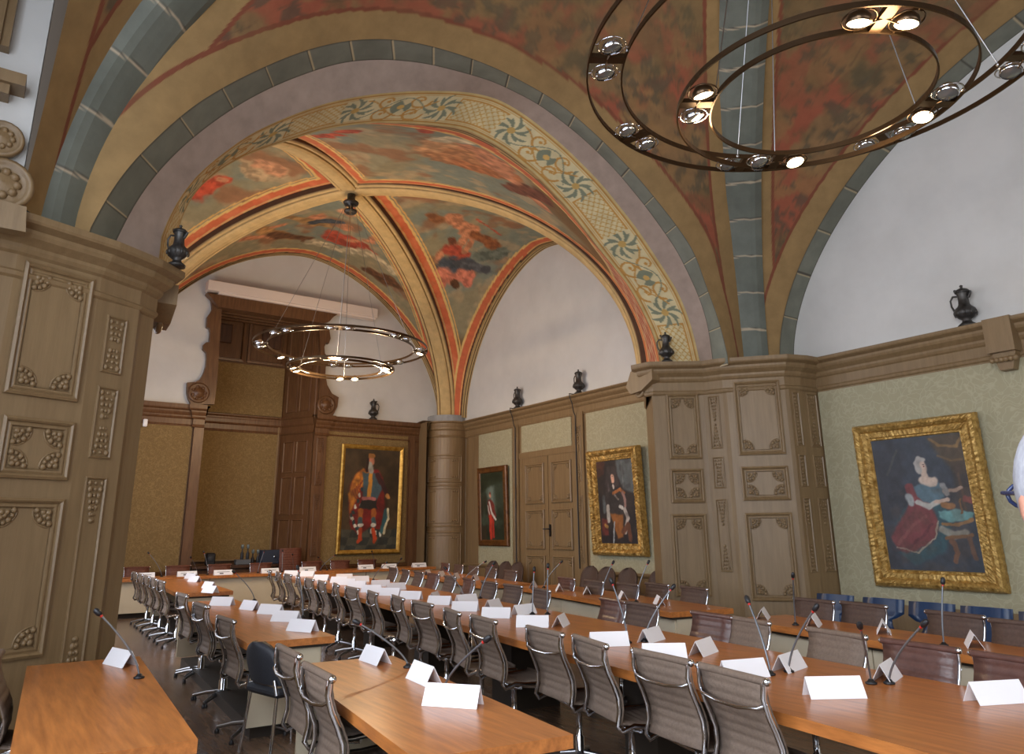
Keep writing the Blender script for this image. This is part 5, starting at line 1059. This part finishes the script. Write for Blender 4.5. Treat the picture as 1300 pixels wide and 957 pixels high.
# blank wall tag on pier
# ------------------------------------------------------------------ person at the right edge
def person():
    d=ray(1356,640); d=d/math.hypot(d[0],d[1]); hx,hy=d[0]*1.42,d[1]*1.42; az=math.atan2(d[1],d[0])
    e=empty('person',(hx,hy,0),0,'standing white-haired person in profile at the right edge wearing blue-framed glasses','person')
    fa=az+PI/2+.0   # faces left in the picture
    fx,fy=math.cos(fa),math.sin(fa); e.rotation_euler[2]=fa-PI/2  # local +Y is forward
    e.location=(hx-fx*.02,hy-fy*.02,0); hc=1.636
    # body by skin modifier
    V=[(0,0,.98),(0,.0,1.15),(0,-.01,1.32),(0,-.0,1.46),(0,.06,1.53),(0,.12,1.60),
       (.10,0,.92),(.12,.02,.5),(.12,-.01,.1),(.12,.1,.04),(-.10,0,.92),(-.12,.03,.5),(-.12,.0,.1),(-.12,.12,.04),
       (.17,-.01,1.42),(.22,-.03,1.16),(.2,.1,.95),(.19,.16,.88),(-.17,-.01,1.42),(-.22,-.03,1.16),(-.2,.1,.95),(-.19,.16,.88)]
    E=[(0,1),(1,2),(2,3),(3,4),(4,5),(0,6),(6,7),(7,8),(8,9),(0,10),(10,11),(11,12),(12,13),(3,14),(14,15),(15,16),(16,17),(3,18),(18,19),(19,20),(20,21)]
    Rr=[.15,.14,.15,.12,.06,.055,.095,.065,.045,.04,.095,.065,.045,.04,.065,.045,.035,.03,.065,.045,.035,.03]
    me=bpy.data.meshes.new('body'); me.from_pydata(V,E,[]); o=bpy.data.objects.new('body',me); COL.objects.link(o); o.parent=e; o.location=(0,-.13,-.03); me.materials.append(M['coat_navy'])
    sk=o.modifiers.new('Skin','SKIN')
    for i,r in enumerate(Rr): me.skin_vertices[0].data[i].radius=(r,r*.8)
    me.skin_vertices[0].data[0].use_root=True; o.modifiers.new('Sub','SUBSURF').levels=1
    mb=MB(); rows=[]
    for i in range(17):
        t=PI*i/16; z=math.cos(t); row=[]
        for k in range(24):
            a=2*PI*k/24; x=math.sin(t)*math.cos(a)*.075; y=math.sin(t)*math.sin(a)*.095; zz=z*.12
            front=max(0,math.sin(a)); 
            if z<0: y*=1-.18*(-z); x*=1-.3*(-z)
            if front>.97 and abs(z+.08)<.16: y+=.022*(1-abs(z+.12)*4) if abs(z+.12)<.25 else 0
            row.append((x,y,hc+zz))
        rows.append(row)
    mb.grid(rows,0,True,cv=True); mb.tube([(0,.096,hc+.005),(0,.118,hc-.032),(0,.098,hc-.04)],[.008,.013,.01],8); mb.tube([(-.024,.088,hc-.066),(0,.095,hc-.066),(.024,.088,hc-.066)],.006,6)
    for s in(-1,1): mb.ball((s*.077,-.005,hc-.01),.028,8,0,(.4,.8,1.2)); mb.ball((s*.03,.084,hc+.012),.011,8)
    hr=-(PI/2-.42); mb.build('head','skin',e,rz=hr)
    mb=MB(); rows=[]
    for i in range(11):
        t=PI*.62*i/10; row=[]
        for k in range(24):
            a=2*PI*k/24; cut=1
            if math.sin(a)>.3 and t>.9: cut=.9/t
            tt=t*cut; row.append((math.sin(tt)*math.cos(a)*.086,math.sin(tt)*math.sin(a)*.105-.004,hc+.014+math.cos(tt)*.125))
        rows.append(row)
    mb.grid(rows,0,True,cv=True); mb.build('hair','hair_white',e,rz=hr)
    mb=MB()
    for s in(-1,1):
        mb.tube([(s*.034+.026*math.cos(t),.108,hc+.012+.02*math.sin(t)) for t in [2*PI*k/14 for k in range(14)]],.0035,6,closed=True); mb.tube([(s*.06,.108,hc+.016),(s*.078,.08,hc+.016),(s*.08,-.005,hc+.012)],.0035,6)
    mb.tube([(-.009,.112,hc+.016),(.009,.112,hc+.016)],.003,6); mb.build('glasses','glasses_blue',e,rz=hr)
    mb=MB(); mb.lathe([(.09,1.42),(.075,1.46),(.068,1.50)],16,(0,-.11,0)); mb.build('shirt_collar','shirt_pale',e)
person()
# ------------------------------------------------------------------ light and view
w=bpy.data.worlds.new('world'); SC.world=w; w.use_nodes=True; bg=w.node_tree.nodes['Background']; bg.inputs[0].default_value=(.75,.85,1,1); bg.inputs[1].default_value=.6
def area(name,loc,dirv,sx,sy,en,col):
    l=bpy.data.lights.new(name,'AREA'); l.shape='RECTANGLE'; l.size=sx; l.size_y=sy; l.energy=en; l.color=col; o=bpy.data.objects.new(name,l); COL.objects.link(o); o.location=loc; o.rotation_euler=Vector(dirv).to_track_quat('-Z','Y').to_euler(); return o
area('rear_fill',(4.2,-6.9,3.2),(0,1,-.1),7,3.6,320,(.94,.96,1.0))  # area light added as ambient fill; the rear wall has no window
SC.view_settings.view_transform='Standard'; SC.view_settings.look='None'; SC.view_settings.exposure=-0.3; SC.view_settings.gamma=1; SC.view_settings.use_curve_mapping=False
